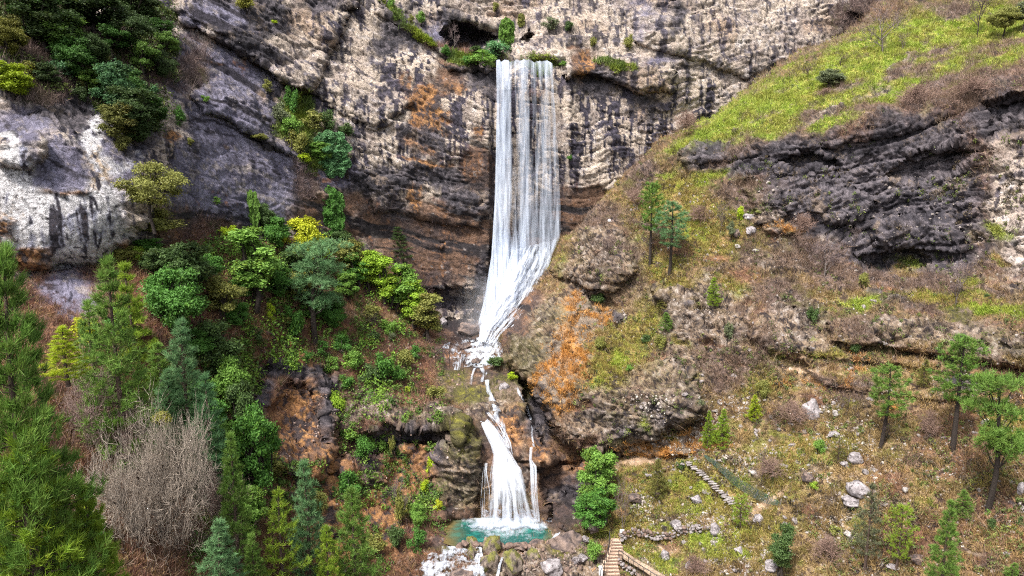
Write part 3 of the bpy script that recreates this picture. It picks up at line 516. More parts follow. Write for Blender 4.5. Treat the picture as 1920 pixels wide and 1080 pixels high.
for _ in range(150):
    x_, y_ = vr.uniform(1090, 1930), vr.uniform(420, 1070); t_ = vr.choice(['soil', 'tan', 'olive', 'dry', 'scrub', 'dark', 'moss', 'grass', 'tan', 'soil', 'fern'], p=[.16, .16, .12, .12, .12, .06, .05, .05, .06, .08, .02])
    mixz.append((x_, y_, vr.uniform(14, 45), vr.uniform(5, 13), t_, vr.uniform(.75, 1.05), 18 if y_ < 760 and x_ > 1350 else vr.uniform(-30, 30)))
cs = mixz + [(1750, 100, 600, 260, 'scrub', .42), (1650, 900, 500, 330, 'dry', .52), (1250, 480, 300, 160, 'olive', .5), (1250, 960, 160, 120, 'olive', .55), (1400, 640, 300, 120, 'tan', .45)] + cs
GROUND = build_sheet('hillside', fp, fb, boundary, cs, 'soil', M_HILL, (-320, -12, 1932, 2200), (-120, -10, 1092, 1240), 2.3, sharp=9)
set_props(GROUND.o, 'rocky hillsides and gorge floor below the cliff, grass, scrub, soil and outcrops', kind='structure')

def ground(px, py, cliff=False):
    if not cliff:
        p, k, _ = sheet_point(GROUND, px, py)
        if k: return p
    return sheet_point(CLIFF, px, py)[0]

def pixel_of(P):
    d = np.asarray(P, float) - CAM
    f = d[..., 1] * cp_ - d[..., 2] * sp_; u = d[..., 1] * sp_ + d[..., 2] * cp_
    return 960 + F * d[..., 0] / f, 540 - F * u / f

def ground_Y(px, py, smooth=0):
    i = np.clip(np.searchsorted(GROUND.ys, py), 0, len(GROUND.ys) - 1); j = np.clip(np.searchsorted(GROUND.xs, px), 0, len(GROUND.xs) - 1)
    Yv = GROUND.P[i, j, 1]; Yc = CLIFF.P[np.clip(np.searchsorted(CLIFF.ys, py), 0, len(CLIFF.ys) - 1), np.clip(np.searchsorted(CLIFF.xs, px), 0, len(CLIFF.xs) - 1), 1]
    return np.where(GROUND.keep[i, j], Yv, Yc)

def pline(pts, v):
    pts = np.asarray(pts, float); d = np.concatenate([[0], np.cumsum(np.linalg.norm(np.diff(pts[:, :2], axis=0), axis=1))]); d /= d[-1]
    return np.stack([np.interp(v, d, pts[:, k]) for k in range(pts.shape[1])], -1)

# ------------------------------------------------------------------ water
def water_strip(name, L, R, nu, nv, dens, mat, parent=None, Y=None, off=0.35, wob=.15, seed=0., smooth_n=9, lip=0.):
    """strip of falling or running water between a left and a right edge; Y = list of distances down the strip, else it lies on the rock"""
    v = np.linspace(0, 1, nv); u = np.linspace(0, 1, nu)
    l, r = pline(L, v), pline(R, v)
    px = l[:, None, 0] + (r - l)[:, None, 0] * u; py = l[:, None, 1] + (r - l)[:, None, 1] * u
    if Y is None:
        g = ground_Y(px, py)
        k = smooth_n
        gp = np.pad(g, ((k, k), (k, k)), mode='edge')
        g = np.minimum(g, sum(gp[k + a:k + a + g.shape[0], k + b:k + b + g.shape[1]] for a in (-k, 0, k) for b in (-k, 0, k)) / 9 + .5)
        Yv = g - off
    else:
        Yv = np.interp(v, np.linspace(0, 1, len(Y)), Y)[:, None] + 0 * px
    P = world_at(px, py, Yv)
    ss = np.stack([P[..., 0] * 1.3, P[..., 2] * .12, 0 * px + seed], -1)
    P[..., 1] += wob * fbm(ss, 1, 3) * 2
    if lip: P[..., 2] += lip * fbm(np.stack([u[None, :] * 9 + 0 * px, 0 * px, 0 * px], -1), 1, 4, .6) * sst(.06, 0, v)[:, None]
    d = dens(u[None, :] + 0 * px, v[:, None] + 0 * px, P, seed)
    V = P.reshape(-1, 3); idx = np.arange(nu * nv).reshape(nv, nu)
    q = np.stack([idx[:-1, :-1], idx[1:, :-1], idx[1:, 1:], idx[:-1, 1:]], -1).reshape(-1, 4)
    keep = (d.reshape(-1)[q] > 0.0).any(1); q = q[keep]
    wid = np.abs(r[:, 0] - l[:, 0]).mean() * Yv.mean() / F
    hei = np.linalg.norm(np.diff((l + r) / 2, axis=0), axis=1).sum() * Yv.mean() / F
    me = mesh_np(name, V, q, mat, None, {'dens': d, 'su': u[None, :] * wid + 0 * px + seed * 7, 'sv': v[:, None] * hei + 0 * px})
    return link(name, me, parent)

def edge(u, w=.06): return sst(0, w, u) * sst(0, w, 1 - u)
def g1(u, c, w): return np.exp(-((u - c) / w) ** 2)
def streak(P, sx, sz, off): return fbm(np.stack([P[..., 0] / sx, P[..., 2] / sz, P[..., 1] * 0 + off], -1), 1, 4, .6)

fall = link('waterfall', None, loc=(0, 0, 0)); set_props(fall, 'tall white waterfall dropping from the notch high in the cliff', 'waterfall', 'waterfalls')
def d_main(u, v, P, s):
    uu = u + .03 * fbm(np.stack([u * 0 + s, v * 3, u * 2], -1), 1, 2)
    col = .95 * sst(.30, .22, uu) + .85 * g1(uu, .47, .07 + .03 * v) + .30 * g1(uu, .64, .05) + .50 * g1(uu, .76, .045) + .35 * g1(uu, .86, .04) + .6 * g1(uu, .955, .03)
    st_ = streak(P, .5, 8, s * 5 + 2); st2 = streak(P, 1.1, 14, s * 5 + 9)
    d = .13 + col * (.62 + .35 * v) + .6 * st_ + .5 * st2 + .30 * sst(.10, 0, v) + .15 * sst(.5, .9, v) + .9 * sst(.72, 1, v) * sst(.75, .3, u)
    return np.where(edge(u, .015) > .3, d - .14, 0)
Lm = [(930, 112), (930, 118), (931, 200), (929, 300), (927, 380), (921, 480), (908, 560), (895, 612)]
Rm = [(1036, 116), (1038, 122), (1044, 200), (1048, 300), (1052, 380), (1052, 440), (1035, 480), (1010, 530)]
water_strip('water_curtain', Lm, Rm, 150, 330, d_main, M_WATER, fall, [90.6, 89.2, 88.8, 88.4, 88, 87.6, 87.2, 86.8, 86, 85], wob=.3, seed=1., lip=.55)
water_strip('water_curtain', Lm, Rm, 110, 240, lambda u, v, P, s: d_main(u, v, P, s) - .25, M_WATER, fall, [91, 89.7, 89.3, 88.9, 88.5, 88.1, 87.7, 87.2, 86.5, 85.5], wob=.35, seed=2., lip=.55)
def d_splash(u, v, P, s):
    a = streak(P, .8, 1.2, s) ; return np.where(edge(u, .05) * edge(v, .03) > .02, 1.15 * edge(u, .45) + .6 * sst(.1, .6, v) + .9 * a - .25, 0) * (edge(u, .2) > .01)
water_strip('splash', [(918, 400), (915, 480), (900, 560), (888, 618)], [(985, 420), (1000, 480), (990, 550), (950, 622)], 80, 120, lambda u, v, P, s: np.clip(edge(u, .3) * 1.3 * sst(0, .35, v) + .8 * streak(P, .4, 3, 4.) - .15, 0, 1.3), M_WATER, fall, [87.3, 86.2, 84.5, 82.5], wob=.5, seed=3.)
def d_slope(u, v, P, s):
    w_ = u + .10 * fbm(np.stack([u * 3, v * 5, u * 0 + s], -1), 1, 3)
    st_ = fbm(np.stack([w_ * 16, v * 3.0, u * 0 + s], -1), 1, 4, .6); st2 = fbm(np.stack([w_ * 6, v * 7, u * 0 + s + 4], -1), 1, 3, .6)
    return np.where(edge(u, .03) > .1, .30 + 2.0 * st_ + 1.0 * st2 + .8 * sst(.45, .0, u) - .5 * sst(.5, 1, u) - .35 * (s > 4.5) + .3 * sst(.5, 1, v) - .4 * sst(.12, 0, v), 0)
water_strip('cascade_over_rock', [(960, 470), (945, 520), (925, 570), (900, 612), (898, 640)], [(1053, 446), (1046, 480), (1030, 520), (1005, 560), (968, 602), (942, 626), (925, 648)], 120, 220, d_slope, M_WATER_S, fall, Y=[86.4, 85.6, 84.6, 83.2, 81.2, 79], wob=.25, seed=4.)
water_strip('cascade_over_rock', [(985, 462), (960, 520), (935, 570), (905, 612), (900, 638)], [(1056, 447), (1048, 480), (1035, 522), (1010, 562), (972, 604), (946, 628), (928, 650)], 100, 200, d_slope, M_WATER_S, fall, Y=[86.1, 85.2, 84.2, 82.7, 80.7, 78.7], wob=.2, seed=5.)

def d_stream(u, v, P, s):
    st_ = fbm(np.stack([P[..., 0] / .5, P[..., 1] / .8 + P[..., 2] * .6, P[..., 2] * 0 + s], -1), 1, 4, .6)
    return np.where(edge(u, .12) * edge(v, .05) > .02, .0 + 2.1 * st_ + .5 * g1(u, .55, .25), 0)
stream = link('water_stream', None, loc=(0, 0, 0)); set_props(stream, 'white water running over the rocks between the tall fall and the lower one', 'stream')
water_strip('rapid', [(855, 640), (838, 660), (850, 688)], [(930, 625), (950, 665), (930, 690)], 90, 60, d_stream, M_WATER_S, stream, off=.3, seed=6.)
water_strip('rapid', [(895, 636), (880, 655), (872, 684)], [(930, 630), (936, 658), (938, 682)], 60, 50, lambda u, v, P, s: d_stream(u, v, P, s) + .2 * (edge(u, .1) > .3), M_WATER_S, stream, off=.5, seed=7.)
water_strip('pool_glint', [(832, 645), (828, 652)], [(846, 640), (842, 655)], 20, 12, lambda u, v, P, s: edge(u, .2) * edge(v, .2) * 2, M_WATER_S, stream, off=.4, seed=8.)
for L_, R_, sd_ in (([(898, 690), (905, 700), (900, 716)], [(910, 690), (914, 700), (906, 716)], 9.), ([(908, 712), (912, 735), (918, 752), (928, 770)], [(918, 712), (921, 735), (930, 752), (940, 772)], 10.), ([(862, 664), (855, 680), (850, 694)], [(876, 664), (868, 680), (862, 694)], 11.),
                    ([(915, 745), (918, 770), (936, 800), (946, 835)], [(926, 742), (934, 770), (950, 800), (958, 842)], 12.), ([(964, 728), (975, 744), (984, 760), (992, 786)], [(971, 726), (981, 744), (990, 760), (999, 790)], 13.), ([(888, 690), (882, 705), (880, 720)], [(893, 690), (887, 705), (885, 722)], 14.), ([(996, 790), (996, 820), (999, 838)], [(1000, 790), (1000, 820), (1003, 838)], 19.)):
    water_strip('trickle', L_, R_, 16, 60, lambda u, v, P, s: np.where(edge(u, .1) > .2, .5 * edge(u, .5) + 1.5 * streak(P, .22, 1.6, s) + .18, 0), M_WATER_S, stream, off=.65, seed=sd_, smooth_n=5)

low = link('waterfall', None, loc=(0, 0, 0)); set_props(low, 'short fan shaped white waterfall spilling into the green pool', 'waterfall', 'waterfalls')
def d_low(u, v, P, s):
    uu = u + .03 * fbm(np.stack([u * 5, v * 4, u * 0 + s], -1), 1, 2)
    st_ = fbm(np.stack([uu * 14, v * 1.8, u * 0 + s], -1), 1, 5, .65)
    slit = sst(.62, .92, v) * (g1(uu, .28, .03) + .9 * g1(uu, .55, .025) + .8 * g1(uu, .80, .03) + .5 * g1(uu, .68, .02))
    return np.where(edge(u, .02) > .1, 1.0 + 1.15 * st_ - .75 * slit - .8 * sst(.16, 0, u) - .8 * sst(.84, 1, u) - .35 * sst(.5, .9, v) - .7 * sst(.07, 0, v), 0)
Yl = [66.2, 64.6, 63.0, 61.6, 60.6, 60.0, 59.6, 59.4]
water_strip('water_fan', [(891, 772), (899, 790), (908, 810), (920, 835), (925, 855), (920, 880), (916, 930), (910, 985)], [(903, 773), (919, 790), (938, 815), (952, 840), (962, 856), (978, 880), (995, 930), (1008, 985)], 120, 220, d_low, M_WATER_S, low, Y=Yl, wob=.15, seed=15.)
water_strip('water_strand', [(909, 868), (905, 885), (902, 920), (899, 978)], [(914, 868), (913, 885), (919, 920), (922, 978)], 40, 120, lambda u, v, P, s: np.where(edge(u, .04) > .1, .15 + 1.5 * fbm(np.stack([u * 9, v * 1.5, u * 0 + s], -1), 1, 3) + .3 * sst(.4, 0, v), 0), M_WATER_S, low, Y=[61.2, 60.6, 60.3, 60.0], wob=.1, seed=16.)
water_strip('water_strand', [(993, 840), (992, 862), (994, 880), (995, 930), (998, 978)], [(999, 838), (997, 862), (1006, 875), (1008, 930), (1013, 978)], 30, 120, lambda u, v, P, s: np.where(edge(u, .04) > .1, .5 + 1.2 * fbm(np.stack([u * 6, v * 2, u * 0 + s], -1), 1, 3), 0), M_WATER_S, low, Y=[61.6, 60.8, 60.0, 59.6, 59.4], wob=.1, seed=17.)
water_strip('water_strand', [(905, 775), (925, 800), (945, 830), (955, 845)], [(922, 772), (945, 800), (958, 830), (962, 855)], 30, 80, lambda u, v, P, s: np.where(edge(u, .04) > .1, .2 + 1.5 * fbm(np.stack([u * 6, v * 2, u * 0 + s], -1), 1, 3), 0), M_WATER_S, low, Y=[65.4, 63.8, 62.4, 61.8], wob=.1, seed=18.)

water_strip('splash', [(897, 955), (884, 975), (872, 992)], [(1010, 955), (1024, 975), (1034, 992)], 110, 40, lambda u, v, P, s: np.clip(.15 + 1.2 * fbm(np.stack([u * 14, v * 3, u * 0 + s], -1), 1, 4, .65) + .7 * sst(.2, .9, v) * sst(1, .8, v) - .8 * (1 - edge(u, .15)), 0, 1.2) * (edge(v, .04) > .3), M_WATER, low, Y=[59.5, 59.1, 58.4], wob=.3, seed=25.)
# pool at the foot of the lower fall
def pool_material():
    m, nt, out, N, L = mat_base('pool_water')
    b = N('ShaderNodeBsdfPrincipled'); at = N('ShaderNodeAttribute'); at.attribute_name = 'Col'; L(at.outputs['Color'], b.inputs['Base Color'])
    b.inputs['Roughness'].default_value = .12; b.inputs['Specular IOR Level'].default_value = .5
    tc = N('ShaderNodeTexCoord'); n = N('ShaderNodeTexNoise'); n.inputs['Scale'].default_value = 2.2; n.inputs['Detail'].default_value = 4; L(tc.outputs['Object'], n.inputs['Vector'])
    bu = N('ShaderNodeBump'); bu.inputs['Strength'].default_value = .5; bu.inputs['Distance'].default_value = .25; L(n.outputs[0], bu.inputs['Height']); L(bu.outputs[0], b.inputs['Normal']); L(b.outputs[0], out.inputs[0])
    return m
cen = world_at(925, 997, 58.3); zp = cen[2]
n_r, n_a = 40, 96
rr = np.linspace(0, 1, n_r)[:, None]; aa = np.linspace(0, 2 * math.pi, n_a, endpoint=False)[None]
X = cen[0] + rr * (5.7 * np.cos(aa) * np.where(np.cos(aa) < 0, 1.1, 1)); Yp = cen[1] + rr * (2.9 * np.sin(aa)) + .25 * np.cos(aa * 5) * rr
Pp = np.stack([X, Yp, zp + 0 * X + .03 * fbm(np.stack([X, Yp, X * 0], -1), .8, 3)], -1)
shallow = sst(-2.0, -4.5, X - cen[0] + .8 * fbm(Pp, 1.5, 3)) ; shallow = np.maximum(shallow, sst(.78, 1, rr + 0 * X) * .8)
pc = mixc(C(.006, .065, .055), C(.12, .09, .035), shallow); pc = mixc(pc, C(.02, .16, .13), sst(0, .3, fbm(Pp * [1, 2, 1], 1.2, 4)) * (1 - shallow) * .7)
idx = np.arange(n_r * n_a).reshape(n_r, n_a)
q = np.stack([idx[:-1], np.roll(idx[:-1], -1, 1), np.roll(idx[1:], -1, 1), idx[1:]], -1).reshape(-1, 4)
pool = link('pool_water', mesh_np('pool_water', Pp.reshape(-1, 3), q, pool_material(), pc.reshape(-1, 3)))
set_props(pool, 'teal green pool under the lower waterfall', kind='structure')
# foam on the pool
xs = np.linspace(-4.2, 4.2, 150); ys = np.linspace(-2.2, 2.4, 80); fx, fy = np.meshgrid(xs, ys)
Pf = np.stack([cen[0] + 1.2 + fx, cen[1] + fy, zp + .09 + .05 * fbm(np.stack([fx, fy, fx * 0], -1), .5, 3)], -1)
dd = 1.5 - np.sqrt(((fx + .2) / 3.4) ** 2 + ((fy - 2.1) / 2.6) ** 2) * 1.15 + .9 * fbm(np.stack([fx, fy * 1.5, fx * 0], -1), .9, 4, .65)
idx = np.arange(fx.size).reshape(fx.shape); q = np.stack([idx[:-1, :-1], idx[:-1, 1:], idx[1:, 1:], idx[1:, :-1]], -1).reshape(-1, 4)
foam = link('water_foam', mesh_np('water_foam', Pf.reshape(-1, 3), q, M_WATER_S, None, {'dens': np.clip(dd, 0, 1.4), 'su': fx + 0, 'sv': fy + 0}))
set_props(foam, 'white foam spreading on the pool below the fall', kind='stuff')
# rapids leaving the pool
rap = link('water_cascade', None, loc=(0, 0, 0)); set_props(rap, 'white rapids tumbling over rocks at the lower left of the pool', 'rapids')
def d_rap(u, v, P, s):
    a = fbm(np.stack([P[..., 0] / .55, P[..., 1] / .8 + P[..., 2], P[..., 2] * 0 + s], -1), 1, 5, .65)
    return np.where(edge(u, .05) * edge(v, .03) > .05, .34 + 1.9 * a + .9 * fbm(np.stack([u * 5 + v * 2, v * 2.2, u * 0 + s], -1), 1, 3) - .7 * sst(.45, .0, edge(u, .3)), 0) + .16 * (edge(u, .1) * edge(v, .05) > .3)
water_strip('rapid', [(826, 1022), (810, 1034), (785, 1052), (755, 1090)], [(880, 1028), (896, 1040), (912, 1050), (905, 1090)], 150, 90, d_rap, M_WATER_S, rap, off=.45, seed=21.)
water_strip('rapid', [(893, 1024), (888, 1045), (886, 1090)], [(903, 1024), (908, 1045), (914, 1090)], 40, 70, lambda u, v, P, s: d_rap(u, v, P, s) - .02, M_WATER_S, rap, off=.9, seed=22.)
water_strip('rapid', [(939, 1045), (934, 1058), (928, 1084)], [(945, 1045), (940, 1058), (936, 1084)], 12, 40, lambda u, v, P, s: .9 * edge(u, .3) + 0 * v, M_WATER_S, rap, off=1.6, seed=23.)
water_strip('rapid', [(1040, 1000), (1032, 1010)], [(1052, 996), (1046, 1006)], 12, 14, lambda u, v, P, s: .9 * edge(u, .3) + 0 * v, M_WATER_S, rap, off=.9, seed=24.)

# spray drifting at the foot of the tall fall
def mist_material():
    m, nt, out, N, L = mat_base('spray')
    tc = N('ShaderNodeTexCoord'); ln = N('ShaderNodeVectorMath'); ln.operation = 'LENGTH'; L(tc.outputs['Object'], ln.inputs[0])
    n = N('ShaderNodeTexNoise'); n.inputs['Scale'].default_value = 1.6; n.inputs['Detail'].default_value = 3; L(tc.outputs['Object'], n.inputs['Vector'])
    r = N('ShaderNodeMapRange'); r.inputs[1].default_value = 1; r.inputs[2].default_value = .1; r.inputs[3].default_value = 0; r.inputs[4].default_value = 1; L(ln.outputs['Value'], r.inputs[0])
    r2 = N('ShaderNodeMapRange'); r2.inputs[1].default_value = .35; r2.inputs[2].default_value = .65; L(n.outputs[0], r2.inputs[0])
    k = N('ShaderNodeMath'); k.operation = 'MULTIPLY'; L(r.outputs[0], k.inputs[0]); L(r2.outputs[0], k.inputs[1])
    k2 = N('ShaderNodeMath'); k2.operation = 'MULTIPLY'; L(k.outputs[0], k2.inputs[0]); k2.inputs[1].default_value = .28
    v = N('ShaderNodeVolumePrincipled'); v.inputs['Color'].default_value = (.97, .97, 1, 1); v.inputs['Anisotropy'].default_value = .2; L(k2.outputs[0], v.inputs['Density']); L(v.outputs[0], out.inputs['Volume'])
    return m
th = np.linspace(0, 2 * math.pi, 24, endpoint=False); phl = np.linspace(0, math.pi, 14)
sv = np.array([[math.sin(p) * math.cos(t), math.sin(p) * math.sin(t), math.cos(p)] for p in phl for t in th])
idx = np.arange(14 * 24).reshape(14, 24); sq = np.stack([idx[:-1], idx[1:], np.roll(idx[1:], -1, 1), np.roll(idx[:-1], -1, 1)], -1).reshape(-1, 4)
mist = link('mist', mesh_np('mist', sv, sq, mist_material()), loc=world_at(908, 590, 82.5), scale=(3.8, 2.0, 6.5)); set_props(mist, 'fine white spray at the foot of the tall waterfall', kind='stuff')

#PART3
# ------------------------------------------------------------------ plants: one of each kind, copied
BARKC = dict(pine=(.11, .075, .06), dark=(.045, .035, .03), grey=(.26, .22, .20), pink=(.30, .20, .17))
def unit(v): return v / (np.linalg.norm(v, axis=-1, keepdims=True) + 1e-9)

def needles(C0, D, n, ln, wd, rs, spread=.9, shade=None):
    """n needle blades bursting from every tuft centre C0 along D"""
    m = len(C0); d = unit(D[:, None] + spread * rs.normal(size=(m, n, 3)) * [1, 1, .8])
    L = ln * rs.uniform(.65, 1.2, (m, n, 1)); side = unit(np.cross(d, rs.normal(size=(m, n, 3)))) * wd
    o = C0[:, None] + rs.normal(size=(m, n, 3)) * ln * .12
    V = np.stack([o - side * .6, o + side * .6, o + d * L + side * .12 * rs.normal(size=(m, n, 1))], 2).reshape(-1, 3)
    Fc = np.arange(len(V)).reshape(-1, 3)
    tv = rs.uniform(.5, 1.4, (m, 1, 1, 1)) if shade is None else shade[:, None, None, None]
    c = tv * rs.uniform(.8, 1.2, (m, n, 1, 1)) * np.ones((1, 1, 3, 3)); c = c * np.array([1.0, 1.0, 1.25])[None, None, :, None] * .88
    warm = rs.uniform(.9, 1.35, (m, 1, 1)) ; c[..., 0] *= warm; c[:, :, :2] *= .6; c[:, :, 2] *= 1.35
    return V, Fc, c.reshape(-1, 3)

def pine_proto(seed, h=10., r=2.4, z0=.08, nb=110, tufts=9, nn=16, ln=.42, wd=.035, shape='cone', up=.15, bark='pine', thick=.016, droop=0., spread=.72):
    rs = np.random.RandomState(seed); tb = MB(); bend = rs.normal(size=2) * .02 * h
    def axis_at(t): return np.array([bend[0] * math.sin(t * 3), bend[1] * math.sin(t * 2.4), t * h])
    ts = np.linspace(0, .985, 12); tb.tube([axis_at(t) for t in ts], [h * thick * (1.15 - t) + .012 for t in ts], 7, BARKC[bark])
    Cs, Ds = [], []
    for i in range(nb):
        nw = max(6, nb // 7); t = z0 + (1 - z0) * ((int(i * nw / nb) + .5 + rs.normal() * .13) / nw) ** .9; t = min(.99, max(z0, t))
        u = (t - z0) / (1 - z0)
        if shape == 'cone': R = r * (1 - u) ** .75 * (.55 + .45 * min(1, u * 5)) + .12
        elif shape == 'oval': R = r * math.sqrt(max(.02, 1 - (2 * u - .85) ** 2 / 1.35)) * (.75 if u < .2 else 1)
        else: R = r * (.55 + .6 * u if u < .75 else 1.0 - (u - .75) * 2.6)
        R *= rs.uniform(.62, 1.12); az = i * 2.4 + rs.rand() * .8; p0 = axis_at(t)
        e = up + rs.normal() * .12 + .5 * u ** 3
        d = np.array([math.cos(az), math.sin(az), e]); d /= np.linalg.norm(d)
        k = 4; pts = [p0 + d * R * s + np.array([0, 0, (-.18 * droop) * (s * R) ** 1.3 + .10 * R * s * s]) for s in np.linspace(0, 1, k)]
        tb.tube(pts, np.linspace(.012 + R * .012, .008, k), 3, BARKC[bark])
        nt_ = max(2, int(tufts * (R / r) ** .8 + 1)); side = np.array([-d[1], d[0], 0])
        s = 1.04 - .72 * rs.rand(nt_) ** 1.25; lat = rs.uniform(-1, 1, nt_) * .26 * R * (1.15 - s) * 2
        base = np.array([np.interp(s, np.linspace(0, 1, k), [q[j] for q in pts]) for j in range(3)]).T
        Cs.append(base + side * lat[:, None] + rs.normal(size=(nt_, 3)) * [.05, .05, .07] * R)
        Ds.append(unit(d * .8 + side * lat[:, None] / (R + .1) * 1.2 + np.array([0, 0, .75])))
    top = axis_at(1.0); Cs.append(top[None] - [[0, 0, .1]]); Ds.append(np.array([[0, 0, 1.5]]))
    Cs = np.concatenate(Cs); Ds = np.concatenate(Ds)
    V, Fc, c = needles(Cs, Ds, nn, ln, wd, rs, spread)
    return dict(trunk=tb.mesh('trunk', M_BARK), crown=mesh_np('crown', V, Fc, M_LEAF, c, smooth=False), h=h, w=2 * r * .95)

def umbrella_proto(seed, h=10., bark='dark', lay=((.42, .5, 1.5), (.6, -.9, 1.7), (.78, .6, 1.9), (.95, 0, 1.9)), nn=16, ln=.45, trunk_w=.022, lean=.05):
    rs = np.random.RandomState(seed); tb = MB()
    f = lambda t: np.array([lean * h * math.sin(t * 2.6), .03 * h * math.sin(t * 4), t * h * .93])
    tb.tube([f(t) for t in np.linspace(0, 1, 12)], [h * trunk_w * (1.2 - t * .9) for t in np.linspace(0, 1, 12)], 8, BARKC[bark])
    Cs, Ds = [], []
    for (t, off, R) in lay:
        nl = 4
        for j in range(nl):
            az = j * 2 * math.pi / nl + rs.rand() * 1.2; p0 = f(min(1, t - .12)); rr_ = R * h / 10 * rs.uniform(.45, .95)
            p1 = f(min(1, t)) + np.array([off * h / 10 * .6 + math.cos(az) * rr_, math.sin(az) * rr_, rs.uniform(-.02, .06) * h])
            mid = (p0 + p1) / 2 + [0, 0, -.03 * h]
            tb.tube([p0, mid, p1], [h * .008, h * .006, h * .003], 5, BARKC[bark])
            n = 46; a = rs.uniform(0, 2 * math.pi, n); q = np.sqrt(rs.rand(n)) * R * h / 10 * .62
            C_ = p1 + np.stack([np.cos(a) * q, np.sin(a) * q, rs.normal(size=n) * .022 * h + .04 * h * (1 - (q / (R * h / 10 * .62)) ** 2)], -1)
            Cs.append(C_); Ds.append(unit(np.stack([np.cos(a) * .5, np.sin(a) * .5, np.full(n, .9)], -1)))
            for z in range(6):
                e = C_[rs.randint(n)]; tb.tube([p1 - [0, 0, .01 * h], (p1 + e) / 2 - [0, 0, .01 * h], e], [h * .003, h * .002, h * .001], 3, BARKC[bark])
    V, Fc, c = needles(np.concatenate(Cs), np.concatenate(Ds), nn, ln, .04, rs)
    return dict(trunk=tb.mesh('trunk', M_BARK), crown=mesh_np('crown', V, Fc, M_LEAF, c, smooth=False), h=h, w=4.2 * h / 10 * 1.1)

def leaves_mesh(Cc, Nn_, size, rs, var):
    n = len(Cc); d = unit(Nn_ + .75 * rs.normal(size=(n, 3))); a = unit(np.cross(d, rs.normal(size=(n, 3)))); b = np.cross(d, a)
    s = (size * rs.uniform(.6, 1.3, n))[:, None]
    V = np.stack([Cc - a * s, Cc - b * s * .5 + d * s * .12, Cc + a * s, Cc + b * s * .5 + d * s * .12], 1).reshape(-1, 3)
    c = np.repeat(var * rs.uniform(.78, 1.22, (n, 1)), 4, 0)
    return V, np.arange(4 * n).reshape(-1, 4), c

def broad_proto(seed, h=8., w=6., lobes=16, per=420, z0=.25, size=.16, bark='dark', flat=.85, stems=1, spark=.25, cl=.26):
    rs = np.random.RandomState(seed); tb = MB(); Cs, Ns, Vr = [], [], []
    lobe_c = []
    for i in range(lobes):
        for _ in range(20):
            p = rs.uniform(-1, 1, 3)
            if (p ** 2).sum() < 1: break
        z = z0 + (1 - z0) * (.5 + .44 * p[2]); rad = cl * w * .55 * rs.uniform(.6, 1.15)
        c = np.array([p[0] * (w / 2 - rad * .8), p[1] * (w / 2 - rad * .8), z * h]); c[2] = min(c[2], h - rad * .7)
        lobe_c.append(c); tv = rs.uniform(.55, 1.35)
        n = per; v = unit(rs.normal(size=(n, 3)) + [0, 0, .25]); rr_ = rad * (.45 + .75 * rs.rand(n) ** .8)
        rough = 1 + .75 * noise(v * 2.3 + i * 9.1) + .35 * noise(v * 5.5 + i * 3.1)
        Cs.append(c + v * (rr_ * rough)[:, None] * [1, 1, flat]); Ns.append(unit(v + [0, 0, .35]))
        k = np.ones((n, 3)) * tv; y = noise(v * 3 + i * 3.3) > (.45 - spark); k[y] *= [1.5, 1.3, .9]
        Vr.append(k)
    for s in range(stems):
        b = np.array([rs.normal() * .04 * w * (stems > 1), rs.normal() * .04 * w * (stems > 1), 0]); fork = b + np.array([rs.normal() * .05 * w, rs.normal() * .05 * w, h * (z0 + .12)])
        tb.tube([b - [0, 0, .3], (b + fork) / 2 + rs.normal(size=3) * .03 * h * [1, 1, 0], fork], [h * .026, h * .02, h * .015], 6, BARKC[bark])
        for c in lobe_c[s::stems]:
            m = (fork + c) / 2 + rs.normal(size=3) * .04 * h; tb.tube([fork, m, c], [h * .012, h * .008, h * .003], 4, BARKC[bark])
            for j in range(3):
                e = c + unit(rs.normal(size=3)) * w * cl * .4; tb.tube([m, (c + e) / 2, e], [h * .005, h * .003, h * .0015], 3, BARKC[bark])
    V, Fc, c = leaves_mesh(np.concatenate(Cs), np.concatenate(Ns), size, rs, np.concatenate(Vr))
    return dict(trunk=tb.mesh('trunk', M_BARK), crown=mesh_np('crown', V, Fc, M_LEAF, c, smooth=False), h=h, w=w)

def ivy_proto(seed, h=6., w=4., n=8500, size=.125):
    rs = np.random.RandomState(seed); a = rs.uniform(-1, 1, (n * 2, 2)); keep = (np.abs(a[:, 0]) ** 2.2 + np.abs(a[:, 1]) ** 2.6 + .3 * noise(np.stack([a[:, 0] * 3, a[:, 1] * 3, a[:, 0] * 0 + seed], -1))) < .85
    a = a[keep][:n]; bulge = .7 + .5 * fbm(np.stack([a[:, 0] * 2.5, a[:, 1] * 3, a[:, 0] * 0 + seed], -1), 1, 3) * 2
    P = np.stack([a[:, 0] * w / 2, -bulge * .9 * (1.2 - (a ** 2).sum(1) * .8) - .1 * rs.rand(len(a)), (a[:, 1] + 1) / 2 * h], -1)
    Nn_ = np.stack([a[:, 0] * .4, -np.ones(len(a)), .35 + 0 * a[:, 0]], -1)
    v = (.6 + .75 * sst(-.3, .3, fbm(np.stack([a[:, 0] * 4, a[:, 1] * 4, a[:, 0] * 0 + seed], -1), 1, 3)))[:, None] * np.ones(3)
    V, Fc, c = leaves_mesh(P, unit(Nn_), size, rs, v)
    tb = MB()
    for i in range(9):
        x = rs.uniform(-.35, .35) * w; tb.tube([[x, .1, 0], [x + rs.normal() * .2, -.2, h * .35], [x + rs.normal() * .4, -.3, h * .8]], [.07, .05, .02], 4, BARKC['dark'])
    return dict(stem=tb.mesh('stem', M_BARK), crown=mesh_np('foliage', V, Fc, M_LEAF, c, smooth=False), h=h, w=w)

